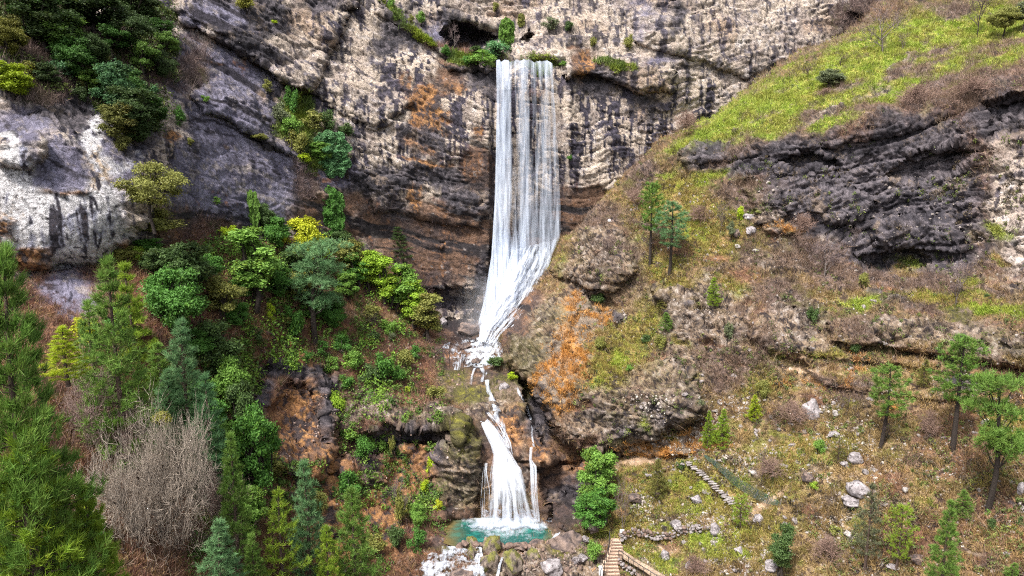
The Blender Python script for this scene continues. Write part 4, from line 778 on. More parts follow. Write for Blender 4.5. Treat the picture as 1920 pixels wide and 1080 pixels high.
def bare_proto(seed, h=8., w=8., levels=5, kids=(7, 6, 5, 4), bark='grey', tip=(.36, .28, .25), spread=.62, stems=1, lean=0.):
    rs = np.random.RandomState(seed); A, B, RA, RB, CL = [], [], [], [], []
    def grow(p, d, L, r, lv):
        seg = 3; pts = [p]
        for s in range(seg):
            d = unit(d + rs.normal(size=3) * .16 + [0, 0, .05]); q = pts[-1] + d * L / seg; pts.append(q)
            A.append(pts[-2]); B.append(q); RA.append(r * (1 - s * .2)); RB.append(r * (1 - (s + 1) * .2)); CL.append(lv)
        if lv < levels - 1:
            for k in range(kids[min(lv, len(kids) - 1)]):
                t = rs.uniform(.25, 1); i = min(int(t * seg), seg - 1); b = pts[i] + (pts[i + 1] - pts[i]) * (t * seg - i)
                nd = unit(d + unit(rs.normal(size=3)) * spread * 1.7 + [0, 0, .12]); grow(b, nd, L * rs.uniform(.5, .8), max(r * .5, .013), lv + 1)
    for s in range(stems): grow(np.array([rs.normal() * .1, rs.normal() * .1, -.2]) * (stems > 1), unit(np.array([rs.normal() * .35 * (stems > 1) + lean, rs.normal() * .35 * (stems > 1), 1.])), h * (.42 if stems == 1 else .36), h * .018 / stems ** .3, 0)
    A, B = np.array(A), np.array(B); RA, RB, CL = np.array(RA), np.array(RB), np.array(CL)
    ex = np.percentile(B[:, 2], 99.5); k = h / ex; wx_ = (np.percentile(B[:, 0], 98.5) - np.percentile(B[:, 0], 1.5)) * k; sx = w / wx_
    A = A * [k * sx, k * sx, k]; B = B * [k * sx, k * sx, k]
    d = unit(B - A); a = unit(np.cross(d, [.3, .5, .81])); b = np.cross(d, a); th = [0, 2.094, 4.189]
    V = np.stack([A + RA[:, None] * (math.cos(t) * a + math.sin(t) * b) for t in th] + [B + RB[:, None] * (math.cos(t) * a + math.sin(t) * b) for t in th], 1)
    f0 = np.array([[0, 1, 4, 3], [1, 2, 5, 4], [2, 0, 3, 5]])
    def mk(sel, name):
        v = V[sel].reshape(-1, 3); n = sel.sum(); fc = (np.arange(n)[:, None, None] * 6 + f0).reshape(-1, 4)
        t = (CL[sel] / (levels - 1.0))[:, None]; c = np.array(BARKC[bark]) * (1 - t) + np.array(tip) * t; c = c * rs.uniform(.7, 1.25, (n, 1))
        return mesh_np(name, v, fc, M_BARK, np.repeat(c, 6, 0))
    return dict(trunk=mk(CL <= 1, 'trunk'), branches=mk(CL > 1, 'branches'), h=h, w=w)

PR = {
 'bigpine': [pine_proto(1, 16, 4.2, .02, 150, 19, 20, .56, .038, 'cone', .1, droop=.2, spread=.5), pine_proto(2, 12, 3.8, .02, 120, 17, 20, .50, .038, 'cone', .15, spread=.5)],
 'pine': [pine_proto(11, 10, 2.1, .08, 98, 14, 16, .36, .03), pine_proto(12, 10, 2.5, .05, 105, 15, 16, .36, .03), pine_proto(13, 10, 1.9, .1, 84, 13, 16, .38, .03)],
 'tallpine': [pine_proto(21, 11, 1.8, .42, 64, 9, 15, .40, .04, 'oval', thick=.017, bark='dark'), pine_proto(22, 11, 2.1, .38, 60, 9, 15, .42, .04, 'oval', thick=.017, bark='dark')],
 'openpine': [pine_proto(31, 9, 2.0, .12, 60, 8, 14, .36, .035, 'cone', .3), pine_proto(32, 9, 2.3, .15, 54, 9, 14, .36, .035, 'oval', .3)],
 'umbrella': [umbrella_proto(41), umbrella_proto(42, 10, 'dark', ((.50, -.8, 1.3), (.62, .9, 1.5), (.8, -.4, 1.9), (.97, .1, 1.7)), lean=.09)],
 'broad': [broad_proto(51, 8, 6.4, 32, 560, .15, .145), broad_proto(52, 8, 5.5, 30, 560, .08, .145), broad_proto(53, 9, 5.5, 34, 520, .05, .145, spark=.4)],
 'oak': [broad_proto(61, 8, 7.4, 22, 520, .36, .135, 'dark', .6, 1, .2, .24), broad_proto(62, 8, 6.5, 18, 520, .33, .135, 'dark', .65, 2, .2, .26)],
 'slim': [broad_proto(71, 9, 3.6, 28, 400, .18, .14, 'dark', .8, 3, .35, .36)],
 'bush': [broad_proto(81, 3, 3.2, 14, 190, .05, .13, 'dark', .9, 3, .3, .36), broad_proto(82, 3, 2.8, 12, 190, .05, .13, 'dark', .9, 3, .3, .38), broad_proto(83, 3, 3.3, 11, 180, .0, .13, 'grey', .8, 4, .1, .36)],
 'ivy': [ivy_proto(91), ivy_proto(92, 6, 3.5)],
 'bigbare': [bare_proto(101, 10, 11, 5, (9, 7, 6, 5), 'dark', (.62, .52, .43), .62, 3), bare_proto(102, 9, 10, 6, (7, 6, 5, 3, 2), 'pink', (.46, .33, .29), .62, 3)],
 'bare': [bare_proto(111, 7, 5, 5, (6, 5, 4, 3), 'grey', (.27, .20, .20), .55, 1), bare_proto(112, 6, 6, 5, (6, 5, 4, 3), 'dark', (.16, .11, .11), .6, 1), bare_proto(113, 3, 4, 5, (5, 5, 4, 3), 'pink', (.38, .25, .2), .55, 4)],
}
def first_of(kind, k): return PR[kind][k % len(PR[kind])]
GC = dict(bright=(.29, .45, .045), green=(.18, .33, .06), blue=(.18, .36, .15), dark=(.085, .145, .045), deep=(.09, .22, .04), olive=(.25, .26, .07), yellow=(.50, .54, .035), lime=(.42, .56, .03), teal=(.12, .27, .11), grey=(.17, .20, .11), white=(1, 1, 1), oliv2=(.26, .26, .05))
NAMES = dict(bigpine='pine_tree', pine='pine_tree', tallpine='pine_tree', openpine='pine_tree', umbrella='pine_tree', broad='evergreen_tree', oak='oak_tree', slim='evergreen_tree', bush='bush', ivy='ivy', bigbare='bare_tree', bare='bare_tree')
CATS = dict(pine_tree='pine tree', evergreen_tree='tree', oak_tree='oak tree', bush='bush', ivy='ivy', bare_tree='bare tree')
ntree = [0]
def plant(kind, px, base, top, wpx, color, label, group=None, cliff=False, Y=None, k=None, name=None, lean=0, kd=None):
    """stand a plant of the given kind with its foot at (px, base) on the ground and its top at height 'top'"""
    wpx = wpx * .84 if cliff and px < 335 and base < 300 else wpx; ntree[0] += 1; k = ntree[0] if k is None else k; pr = first_of(kind, k)
    if Y is None: p = ground(px, base, cliff)
    else: p = world_at(px, base, Y)
    if cliff and Y is None and kind != 'ivy': p = world_at(px, base, p[1] - .16 * wpx * p[1] / F)
    Yd = p[1]; H = max(.3, world_at(px, top, Yd)[2] - p[2]); Wd = wpx * Yd / F / cp_
    if base > 1000 and not cliff:
        zt = p[2] + H; ft = p[1] * cp_ + (30 - zt) * sp_; p = p.copy(); p[0] = (px - 960) / F * ft
    nm = name or NAMES[kind]
    r = link(nm, None, loc=p - np.array([0, 0, .15]), rot=(0, lean, rnd.uniform(0, 6.28) if kind != 'ivy' else rnd.uniform(-.3, .3)), scale=(Wd / pr['w'], Wd / pr['w'], H / pr['h']))
    set_props(r, label, CATS.get(nm, nm.replace('_', ' ')), group or {'pine_tree': 'pines', 'evergreen_tree': 'evergreen trees', 'oak_tree': 'oaks', 'bush': 'bushes', 'ivy': 'ivy patches', 'bare_tree': 'bare trees'}.get(nm, nm))
    if kd: r['kind'] = kd
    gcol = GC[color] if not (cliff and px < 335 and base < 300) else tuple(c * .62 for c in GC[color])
    for part in ('trunk', 'stem', 'branches', 'crown'):
        if part in pr: 
            nmp = {'crown': 'foliage' if nm in ('bush', 'ivy') else 'crown', 'trunk': 'stem' if nm in ('bush',) else 'trunk'}.get(part, part)
            link(nmp, pr[part], r, color=gcol if part == 'crown' else (1, 1, 1))
    return r

P_ = plant
# --- lower left
P_('bigpine', 10, 1215, 462, 270, 'green', 'huge tall green pine filling the left edge of the picture, its tip yellowish', k=0)
P_('bigpine', 40, 1230, 800, 290, 'bright', 'bright green bushy pine at the bottom left corner', k=1)
P_('pine', 245, 900, 482, 165, 'green', 'tall broad green pine right of the huge one, above the bare trees', k=1)
P_('pine', 262, 830, 492, 110, 'bright', 'brighter yellow green pine peeping out behind the broad pine', k=0, Y=49)
P_('pine', 365, 900, 598, 130, 'blue', 'bluish green pine between the broad pine and the dark thicket', k=1)
P_('pine', 400, 960, 700, 90, 'teal', 'small bluish pine half hidden above the big bare tree', k=2)
P_('pine', 128, 720, 608, 84, 'lime', 'small lime yellow pine beside the huge left pine', k=2, Y=37)
P_('pine', 412, 1160, 972, 110, 'blue', 'pale bluish young pine at the bottom edge under the big bare tree', k=0)
P_('openpine', 522, 1130, 915, 105, 'bright', 'light green open pine at the bottom, left of its blue twin', k=0)
P_('pine', 566, 1110, 862, 92, 'blue', 'slender bluish pine standing before the orange bank', k=2)
P_('pine', 660, 1150, 912, 128, 'green', 'full green cone of a pine at the bottom, nearest to the rapids', k=1)
P_('bigbare', 258, 1090, 775, 215, 'white', 'largest leafless tree with pale twigs among the bottom left pines', k=0, Y=38)
P_('bigbare', 200, 880, 668, 150, 'white', 'leafless tree with grey brown twigs behind the largest bare one', k=1, Y=41)
P_('bigbare', 390, 1080, 870, 150, 'white', 'reddish leafless tree right of the largest bare tree', k=1, Y=43)
P_('bush', 300, 800, 770, 46, 'oliv2', 'olive bush poking out above the twigs of the bare tree', Y=41)
P_('broad', 332, 640, 490, 120, 'deep', 'dark round evergreen between the two tall left pines and the cliff', k=0)
P_('broad', 345, 560, 440, 110, 'dark', 'very dark evergreen under the pale cliff foot', k=1)
P_('oak', 418, 625, 515, 105, 'olive', 'dull olive oak with thin dark trunks on the slope', k=1)
P_('broad', 405, 720, 585, 100, 'dark', 'dark evergreen just below the olive oak', k=2)
P_('broad', 437, 790, 655, 92, 'green', 'rounded bright topped evergreen at the head of the rock outcrop', k=0)
P_('broad', 480, 950, 745, 105, 'deep', 'long dark green thicket tree left of the arched orange hollow', k=2)
P_('broad', 455, 860, 700, 80, 'dark', 'dark tree wedged behind the long thicket tree', k=1)
P_('slim', 476, 575, 420, 100, 'green', 'tall evergreen with a yellowish flank under the grey slab', k=0)
P_('bush', 500, 530, 465, 50, 'lime', 'lime green bush clinging to the tall evergreen')
P_('bush', 432, 445, 420, 34, 'lime', 'small lime bush at the top left of the tall evergreen', Y=65)
P_('broad', 568, 500, 395, 86, 'yellow', 'bright yellow tree, the only yellow one below the cliff', k=1)
P_('broad', 600, 500, 440, 60, 'lime', 'lime green lower branches beside the yellow tree', k=0)
P_('broad', 545, 520, 460, 80, 'dark', 'dark evergreen in the shade of the yellow tree', k=2)
P_('umbrella', 590, 645, 448, 110, 'blue', 'tall flat topped pine with a crooked black trunk on the left slope', k=0)
P_('broad', 620, 600, 540, 60, 'dark', 'dark low tree behind the flat topped pine', k=0)
P_('bush', 553, 640, 570, 45, 'deep', 'dark green bush at the foot of the flat topped pine')
P_('bush', 505, 600, 565, 26, 'lime', 'little lime bush on the bare soil left of the flat topped pine')
P_('slim', 690, 548, 465, 52, 'bright', 'first of the row of bright slim trees below the cliff, leftmost', 'row of slim bright trees')
P_('slim', 722, 575, 475, 62, 'bright', 'second of the row of bright slim trees below the cliff', 'row of slim bright trees')
P_('slim', 752, 590, 490, 62, 'green', 'third of the row of bright slim trees below the cliff', 'row of slim bright trees')
P_('slim', 775, 615, 520, 56, 'bright', 'fourth of the row of slim trees, next to the last', 'row of slim bright trees')
P_('slim', 800, 640, 545, 62, 'olive', 'last and lowest of the row of slim trees, olive with yellow tips', 'row of slim bright trees')
P_('pine', 747, 510, 424, 56, 'dark', 'dark conifer standing against the brown cliff behind the slim trees', k=0)
P_('bare', 795, 575, 480, 40, 'white', 'thin leafless tree against the brown wet cliff', k=1)
P_('broad', 650, 510, 440, 70, 'olive', 'dull brownish green tree at the cliff foot right of the flat topped pine', k=1)
P_('broad', 500, 440, 375, 44, 'dark', 'dark tree growing against the purple wall', k=0, cliff=True)
P_('ivy', 474, 425, 352, 32, 'green', 'narrow strip of green ivy on the purple wall', cliff=True)
P_('ivy', 623, 440, 345, 54, 'deep', 'thick dark green ivy column hanging beside the yellow tree', cliff=True, k=1)
P_('ivy', 624, 332, 240, 84, 'teal', 'large mass of dark green ivy hanging on the ledge', cliff=True, k=0)
P_('ivy', 600, 300, 262, 50, 'green', 'smaller ivy patch touching the large mass on its left', cliff=True, k=1)
# ledge shrubs above the ivy
for a in [(548, 215, 160, 26, 'deep', 'upright dark bush at the top of the sloping ledge'), (530, 235, 190, 40, 'grey', 'pale grey green bush at the upper end of the sloping ledge'), (545, 262, 215, 44, 'green', 'mid green bush on the sloping ledge'),
          (560, 290, 240, 40, 'olive', 'olive bush in the middle of the sloping ledge'), (585, 240, 205, 50, 'olive', 'brown green bush on the upper ledge edge'), (612, 250, 205, 36, 'dark', 'dark narrow bush on the upper ledge edge'), (648, 255, 228, 34, 'dark', 'dark round bush at the right end of the upper ledge'),
          (500, 170, 146, 24, 'olive', 'small bush on the pale wall over the ledge'), (568, 305, 285, 30, 'lime', 'lime bush at the lower end of the sloping ledge'), (487, 260, 248, 34, 'olive', 'low cushion of green on the grey slab seam'),
          (338, 235, 195, 24, 'deep', 'hanging dark bush left of the grey slab'), (357, 275, 255, 14, 'olive', 'tiny bush on the dark fissure'), (385, 190, 176, 18, 'green', 'tiny green bush on the grey slab'), (405, 380, 366, 22, 'green', 'little green tuft of a bush low on the grey slab'), (463, 20, -8, 40, 'oliv2', 'bush at the top edge over the dark slab'), (515, 45, 34, 12, 'lime', 'tiny lime bush on the streaked wall')]:
    P_('bush', a[0], a[1], a[2], a[3], a[4], a[5], cliff=True)
# --- top left
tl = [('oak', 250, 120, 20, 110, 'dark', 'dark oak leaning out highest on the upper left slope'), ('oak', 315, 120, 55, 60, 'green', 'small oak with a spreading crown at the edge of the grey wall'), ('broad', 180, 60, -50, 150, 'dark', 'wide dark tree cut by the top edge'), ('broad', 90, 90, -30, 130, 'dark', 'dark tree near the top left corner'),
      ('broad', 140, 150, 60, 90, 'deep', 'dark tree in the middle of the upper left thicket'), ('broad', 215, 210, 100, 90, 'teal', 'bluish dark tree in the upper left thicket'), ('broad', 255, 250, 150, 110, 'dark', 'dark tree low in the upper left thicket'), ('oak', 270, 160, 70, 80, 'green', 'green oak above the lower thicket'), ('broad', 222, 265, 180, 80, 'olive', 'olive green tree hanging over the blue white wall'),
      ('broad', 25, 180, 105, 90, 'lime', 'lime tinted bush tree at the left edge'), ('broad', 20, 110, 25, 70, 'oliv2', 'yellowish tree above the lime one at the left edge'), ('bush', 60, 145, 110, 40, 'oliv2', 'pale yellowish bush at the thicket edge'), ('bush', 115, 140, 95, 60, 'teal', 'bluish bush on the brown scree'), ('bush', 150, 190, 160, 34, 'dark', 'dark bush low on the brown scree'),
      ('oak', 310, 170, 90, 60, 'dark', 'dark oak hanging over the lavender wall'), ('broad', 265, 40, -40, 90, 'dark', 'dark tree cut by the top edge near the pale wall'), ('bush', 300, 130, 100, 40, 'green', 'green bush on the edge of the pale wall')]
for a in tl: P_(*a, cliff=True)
P_('oak', 290, 430, 300, 120, 'olive', 'olive oak standing out against the white wall', Y=54, k=0)
P_('oak', 292, 462, 385, 110, 'olive', 'second olive oak directly below the one before the white wall', k=1)
P_('broad', 240, 495, 455, 60, 'olive', 'low olive thicket left of the dark evergreens')

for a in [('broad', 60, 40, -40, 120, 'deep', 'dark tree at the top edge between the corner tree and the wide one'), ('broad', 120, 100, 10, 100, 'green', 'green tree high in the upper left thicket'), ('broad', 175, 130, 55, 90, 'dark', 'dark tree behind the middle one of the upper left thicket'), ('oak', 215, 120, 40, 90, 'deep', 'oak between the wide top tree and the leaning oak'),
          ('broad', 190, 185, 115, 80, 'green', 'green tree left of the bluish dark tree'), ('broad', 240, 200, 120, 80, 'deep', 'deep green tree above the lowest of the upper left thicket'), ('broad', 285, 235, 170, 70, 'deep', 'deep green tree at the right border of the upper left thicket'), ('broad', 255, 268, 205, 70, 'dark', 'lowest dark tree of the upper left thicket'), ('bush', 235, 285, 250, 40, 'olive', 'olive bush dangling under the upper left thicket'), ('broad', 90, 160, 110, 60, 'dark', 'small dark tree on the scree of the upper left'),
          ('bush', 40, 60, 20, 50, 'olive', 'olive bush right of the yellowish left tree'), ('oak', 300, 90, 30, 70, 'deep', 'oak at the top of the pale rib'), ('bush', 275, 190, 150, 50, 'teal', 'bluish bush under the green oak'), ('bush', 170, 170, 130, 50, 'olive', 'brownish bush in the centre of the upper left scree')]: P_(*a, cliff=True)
for a in [('broad', 380, 530, 470, 80, 'deep', 'dark tree between the white wall foot and the tall evergreen'), ('broad', 300, 520, 455, 70, 'dark', 'small dark tree under the second olive oak'), ('broad', 440, 610, 560, 60, 'deep', 'dark green tree beside the olive oak'), ('bush', 260, 490, 460, 40, 'bright', 'bright bush under the pale cliff foot'), ('broad', 520, 560, 490, 60, 'deep', 'deep green tree right of the tall evergreen'), ('broad', 560, 560, 500, 70, 'olive', 'dull tree behind the crooked pine trunk'),
          ('broad', 625, 620, 560, 54, 'deep', 'deep green tree right of the crooked pine'), ('broad', 650, 560, 500, 50, 'green', 'green tree filling in left of the slim row'), ('broad', 385, 820, 700, 90, 'deep', 'deep green tree behind the small bluish pine'), ('broad', 430, 900, 780, 90, 'green', 'green leafy tree behind the reddish bare tree'), ('broad', 500, 900, 830, 70, 'olive', 'olive tree left of the orange bank'), ('pine', 310, 800, 640, 90, 'green', 'green pine filling between the broad pine and its bluish neighbour'),
          ('pine', 185, 760, 560, 90, 'green', 'green pine left of the broad one, partly behind it'), ('bush', 165, 640, 590, 50, 'yellow', 'yellow leafed bush above the lime pine'), ('broad', 230, 640, 560, 60, 'deep', 'deep green tree behind the broad pine'), ('bush', 600, 960, 920, 50, 'olive', 'olive bush low on the orange bank'), ('bush', 700, 1040, 1000, 50, 'olive', 'olive bush right of the full bottom pine'), ('bush', 600, 665, 635, 36, 'deep', 'dark bush at the foot of the left slope rocks'),
          ('bush', 665, 690, 655, 44, 'green', 'green bush on the red slope, left of centre'), ('bush', 745, 715, 685, 34, 'deep', 'dark bush near the gorge rim'), ('bush', 480, 640, 610, 40, 'dark', 'dark bush beside the orange soil'), ('bush', 110, 960, 930, 40, 'olive', 'olive bush on the orange ground left of the bare tree'), ('bush', 160, 985, 950, 50, 'lime', 'yellow green bush on the orange ground'), ('broad', 170, 1010, 965, 60, 'deep', 'deep green tree behind the trunk of the largest bare tree')]: P_(*a)

for a in [('broad', 520, 470, 400, 60, 'deep', 'deep green tree against the purple wall left of the yellow tree'), ('broad', 640, 480, 425, 54, 'dark', 'dark tree beneath the ivy column'), ('slim', 665, 540, 470, 50, 'deep', 'deep green slim tree left of the bright row', 'row of slim bright trees'), ('broad', 460, 560, 500, 60, 'deep', 'deep green tree at the left flank of the tall evergreen'), ('broad', 590, 600, 540, 56, 'deep', 'deep green low tree in front of the crooked trunk'), ('bush', 640, 660, 625, 44, 'deep', 'deep green bush on the slope below the slim row'),
          ('bush', 700, 600, 570, 40, 'olive', 'olive bush under the first slim tree'), ('bush', 730, 625, 596, 40, 'green', 'green bush under the second slim tree'), ('bush', 540, 610, 585, 40, 'olive', 'olive bush left of the foot bush'), ('broad', 370, 680, 610, 70, 'deep', 'deep green tree above the bluish pine'), ('pine', 330, 880, 690, 100, 'blue', 'bluish pine behind the top of the largest bare tree'), ('broad', 280, 480, 440, 60, 'deep', 'deep green shrub tree at the foot of the oaks'),
          ('pine', 470, 1180, 1000, 80, 'green', 'green pine top at the bottom edge between the pale and the light pine'), ('pine', 610, 1180, 985, 90, 'bright', 'bright pine top at the bottom edge between bluish and full pines'), ('bigpine', 150, 1230, 905, 150, 'bright', 'bright low pine boughs at the bottom left, right of the corner pine')]: P_(*a)
P_('pine', 432, 1060, 810, 84, 'green', 'green pine filling in right of the largest bare tree')
P_('broad', 470, 1000, 900, 70, 'green', 'green leafy tree low between the pines and the orange bank')
# --- around the lip
for a in [(905, 122, 92, 60, 'green', 'wide green bush on the ledge left of the lip of the fall'), (930, 116, 74, 54, 'teal', 'bluish green bush right beside the lip of the fall'), (885, 125, 98, 40, 'deep', 'dark bush at the left end of the lip ledge'), (895, 98, 84, 34, 'dark', 'dark low bush in front of the cave'), (790, 45, 20, 20, 'green', 'tiny bush on the high grassy ledge'), (835, 105, 82, 20, 'deep', 'dark small bush at the low end of the high grassy ledge'), (770, 42, 25, 16, 'olive', 'small olive bush on the high grassy ledge'), (735, 15, -5, 16, 'green', 'small bush at the top of the high grassy ledge'),
          (1178, 95, 62, 20, 'olive', 'olive bush clinging to the pale wall right of the fall'), (1055, 122, 112, 20, 'green', 'small green tuft right of the lip'), (1068, 58, 38, 20, 'dark', 'dark bush on the brown drip stain'), (1113, 88, 66, 14, 'olive', 'small bush by the lavender patch of the wall'), (1030, 55, 30, 40, 'grey', 'grey green bush on the pale wall above the lip'), (930, 22, 2, 14, 'olive', 'small bush at the very top over the cave'), (1068, 300, 288, 12, 'deep', 'tiny dark bush right of the falling water')]:
    P_('bush', a[0], a[1], a[2], a[3], a[4], a[5], cliff=True)
P_('ivy', 950, 88, 30, 30, 'green', 'green ivy hanging between the two caves', cliff=True, k=1)
P_('ivy', 978, 52, 22, 14, 'olive', 'thin ivy beside the small cave', cliff=True, k=1)
P_('bare', 851, 92, 40, 20, 'white', 'slim pale leafless tree in front of the cave', cliff=True, k=0)
P_('broad', 1090, 412, 374, 26, 'teal', 'bluish dark shrub tree right of the foot of the tall fall', name='bush', k=0)
# --- gorge
gl = [('bush', 631, 800, 735, 36, 'bright', 'bright green bush on top of the stone pillar'), ('bush', 660, 830, 785, 60, 'green', 'green bush trailing right of the pillar bush'), ('bush', 705, 850, 795, 60, 'green', 'round green bush at the end of the trailing row'), ('bush', 682, 870, 820, 44, 'deep', 'dark bush hanging beneath the trailing row'), ('bush', 737, 850, 815, 14, 'olive', 'narrow olive bush at the cliff seam'),
      ('bush', 655, 930, 880, 56, 'deep', 'dark green bush on the orange bank'), ('bush', 800, 905, 850, 28, 'lime', 'lime yellow bush on the face left of the lower fall'), ('bush', 797, 925, 895, 20, 'lime', 'smaller lime bush under the first one left of the lower fall'), ('bush', 820, 955, 934, 22, 'yellow', 'yellow bush lowest on the face left of the lower fall'),
      ('broad', 783, 990, 938, 40, 'green', 'round green tree at the left rim of the pool'), ('bush', 752, 985, 915, 34, 'olive', 'olive bush left of the round tree by the pool'), ('bush', 780, 1030, 985, 44, 'deep', 'dark green bush right above the rapids'), ('bush', 745, 1030, 985, 40, 'dark', 'dark bush at the left of the rapids'),
      ('broad', 1120, 955, 828, 88, 'green', 'large round green tree right of the lower fall'), ('broad', 1112, 990, 910, 84, 'deep', 'darker tree under the large round one right of the pool'), ('bush', 1116, 1056, 1014, 38, 'green', 'round clipped looking bush beside the steps'), ('pine', 1232, 935, 858, 50, 'olive', 'small fuzzy olive pine beside the upper stone steps'),
      ('bush', 960, 710, 695, 24, 'lime', 'small vivid lime bush over the dark cleft'), ('bush', 935, 692, 668, 44, 'dark', 'dark mossy bush beside the stream'), ('bush', 720, 715, 660, 50, 'deep', 'dark bush on the red brown slope above the gorge'), ('bush', 690, 720, 680, 50, 'dark', 'very dark bush left of the gorge slope centre'), ('bush', 625, 700, 665, 40, 'green', 'green bush above the arched hollow'), ('bush', 650, 725, 700, 36, 'deep', 'dark bush on the outcrop shoulder'),
      ('bush', 700, 640, 615, 30, 'dark', 'dark bush in the middle of the red slope'), ('bush', 758, 690, 655, 40, 'olive', 'olive bush near the bare twigs by the stream'), ('bush', 810, 750, 720, 40, 'olive', 'mossy olive bush above the gorge lip'), ('bush', 775, 672, 645, 30, 'deep', 'dark bush over the stream bend'), ('bush', 765, 735, 722, 14, 'lime', 'tiny lime bush on the pale gorge rock'),
      ('bush', 640, 640, 618, 24, 'green', 'small green bush on the red slope'), ('bush', 570, 680, 655, 24, 'deep', 'small dark bush on the orange soil'), ('bush', 735, 640, 620, 18, 'grey', 'small grey bush on the red slope'), ('broad', 60, 980, 900, 80, 'green', 'green foliage tree low behind the left pines')]
for a in gl: P_(*a)
for i, (x, b, t, w_, lb) in enumerate([(842, 690, 600, 34, 'black leafless sapling left of the stream'), (815, 690, 625, 40, 'dark leafless sapling a step left of the stream one'), (868, 700, 620, 28, 'thin leafless sapling right at the stream edge'), (945, 700, 620, 34, 'black leafless sapling at the foot of the right outcrop'), (745, 985, 880, 40, 'pale leafless sapling above the rapids'),
                                      (1170, 1010, 885, 40, 'pale leafless sapling beside the large round tree'), (690, 620, 575, 30, 'leafless shrub on the red slope'), (165, 510, 490, 30, 'crooked black snag under the white wall')]):
    P_('bare', x, b, t, w_, 'white', lb, k=1 if i not in (4, 5) else 0)
# --- right hillside pines
rp = [('tallpine', 1218, 497, 343, 46, 'green', 'left one of the two tall pines on the right slope', 0), ('tallpine', 1254, 513, 378, 62, 'blue', 'right one of the two tall pines on the right slope', 1), ('tallpine', 1650, 838, 683, 76, 'green', 'lone tall pine in the middle of the stony slope', 1), ('tallpine', 1786, 842, 632, 86, 'green', 'tall pine with its crown against the small cliff band', 0),
      ('umbrella', 1850, 958, 700, 104, 'green', 'large layered pine with a thick black trunk near the right edge', 1), ('openpine', 1636, 1062, 905, 66, 'grey', 'thin grey green pine at the bottom, left of the group of three', 0), ('openpine', 1692, 1065, 945, 62, 'bright', 'light green pine in the middle of the bottom group', 1), ('pine', 1785, 1120, 935, 76, 'green', 'full green pine at the bottom right', 0), ('pine', 1800, 970, 915, 50, 'green', 'small pine behind the full bottom right pine', 1),
      ('pine', 1732, 728, 672, 34, 'olive', 'olive young pine under the small cliff band', 0), ('slim', 1472, 1090, 975, 50, 'dark', 'dark narrow evergreen at the bottom middle of the stony slope', 0), ('openpine', 1388, 995, 928, 44, 'bright', 'little open pine just right of the upper stone steps', 1), ('pine', 1325, 842, 768, 34, 'bright', 'bright green young pine, left of a tight pair', 1), ('pine', 1352, 844, 765, 40, 'bright', 'bright green young pine, right of a tight pair', 0), ('pine', 1410, 786, 738, 34, 'lime', 'small lime round pine above the stones', 1),
      ('pine', 1336, 580, 518, 32, 'bright', 'bright green young pine on the mid right slope', 2), ('pine', 1252, 626, 583, 34, 'green', 'small cone pine below the two tall pines', 1), ('pine', 1240, 590, 545, 26, 'olive', 'little olive pine just above the small cone pine', 2), ('bush', 1385, 415, 385, 16, 'lime', 'vivid lime young shrub on the mossy slope', 0), ('broad', 1555, 165, 124, 50, 'grey', 'round grey green tree on the bright grass', 0),
      ('oak', 1877, 72, 12, 62, 'olive', 'spreading olive oak near the top right corner', 0), ('oak', 1915, 60, 0, 50, 'grey', 'grey green oak cut by the right edge at the top', 1), ('bush', 1212, 643, 625, 24, 'dark', 'dark low bush left of the small cone pine', 0), ('bush', 1238, 655, 625, 24, 'olive', 'thin olive bush under the small cone pine', 1), ('bush', 1124, 655, 628, 24, 'olive', 'olive bush beside the orange fern patch', 1), ('bush', 1532, 850, 822, 28, 'green', 'green bush above the stones, left of the grey boulder', 0), ('openpine', 1570, 870, 815, 40, 'olive', 'dull olive little pine above the grey boulder', 1),
      ('bush', 1527, 916, 900, 24, 'bright', 'low bright cushion bush on the stony slope', 2), ('bush', 1466, 675, 640, 28, 'olive', 'olive bush on the middle right bank', 0), ('bush', 1615, 540, 510, 24, 'olive', 'olive bush at the foot of the dark cliff', 0), ('bush', 1520, 600, 572, 24, 'dark', 'dark bush at the little hollow in the bank', 1), ('bush', 1850, 555, 548, 14, 'dark', 'tiny bush on the right grassy terrace', 0), ('bush', 1428, 745, 710, 30, 'olive', 'yellowish shrub above the lime pine', 0), ('bush', 1300, 770, 740, 30, 'grey', 'grey green bush on the edge of the outcrop', 0),
      ('bush', 1120, 570, 545, 30, 'dark', 'dark bush under the overhang of the right outcrop', 1), ('bush', 1180, 700, 682, 16, 'green', 'small green bush on the mossy slab', 0), ('bush', 1860, 990, 968, 20, 'dark', 'small dark bush right of the bottom pines', 0), ('bush', 1855, 860, 848, 14, 'dark', 'tiny dark bush on the dry right slope', 1), ('pine', 1905, 1085, 1052, 36, 'green', 'low green pine top in the bottom right corner', 0), ('bush', 1915, 985, 965, 24, 'dark', 'dark bush at the right edge of the dry slope', 2), ('bush', 1850, 965, 950, 16, 'green', 'small bush at the foot of the thick black trunk', 2),
      ('bush', 1600, 660, 630, 20, 'dark', 'dark shrub beneath the terrace wall', 1), ('bush', 1365, 640, 600, 20, 'grey', 'grey leafed shrub on the middle bank', 1), ('oak', 1370, 455, 412, 20, 'grey', 'tiny grey tree on the mossy slope', 1), ('bush', 1275, 880, 862, 20, 'dark', 'dark shrub at the head of the stone steps', 1), ('bush', 1568, 1000, 985, 30, 'olive', 'olive cushion on the dry slope', 2)]
for (kd_, x, b, t, w_, c, lb, k_) in rp: P_(kd_, x, b, t, w_, c, lb, k=k_)
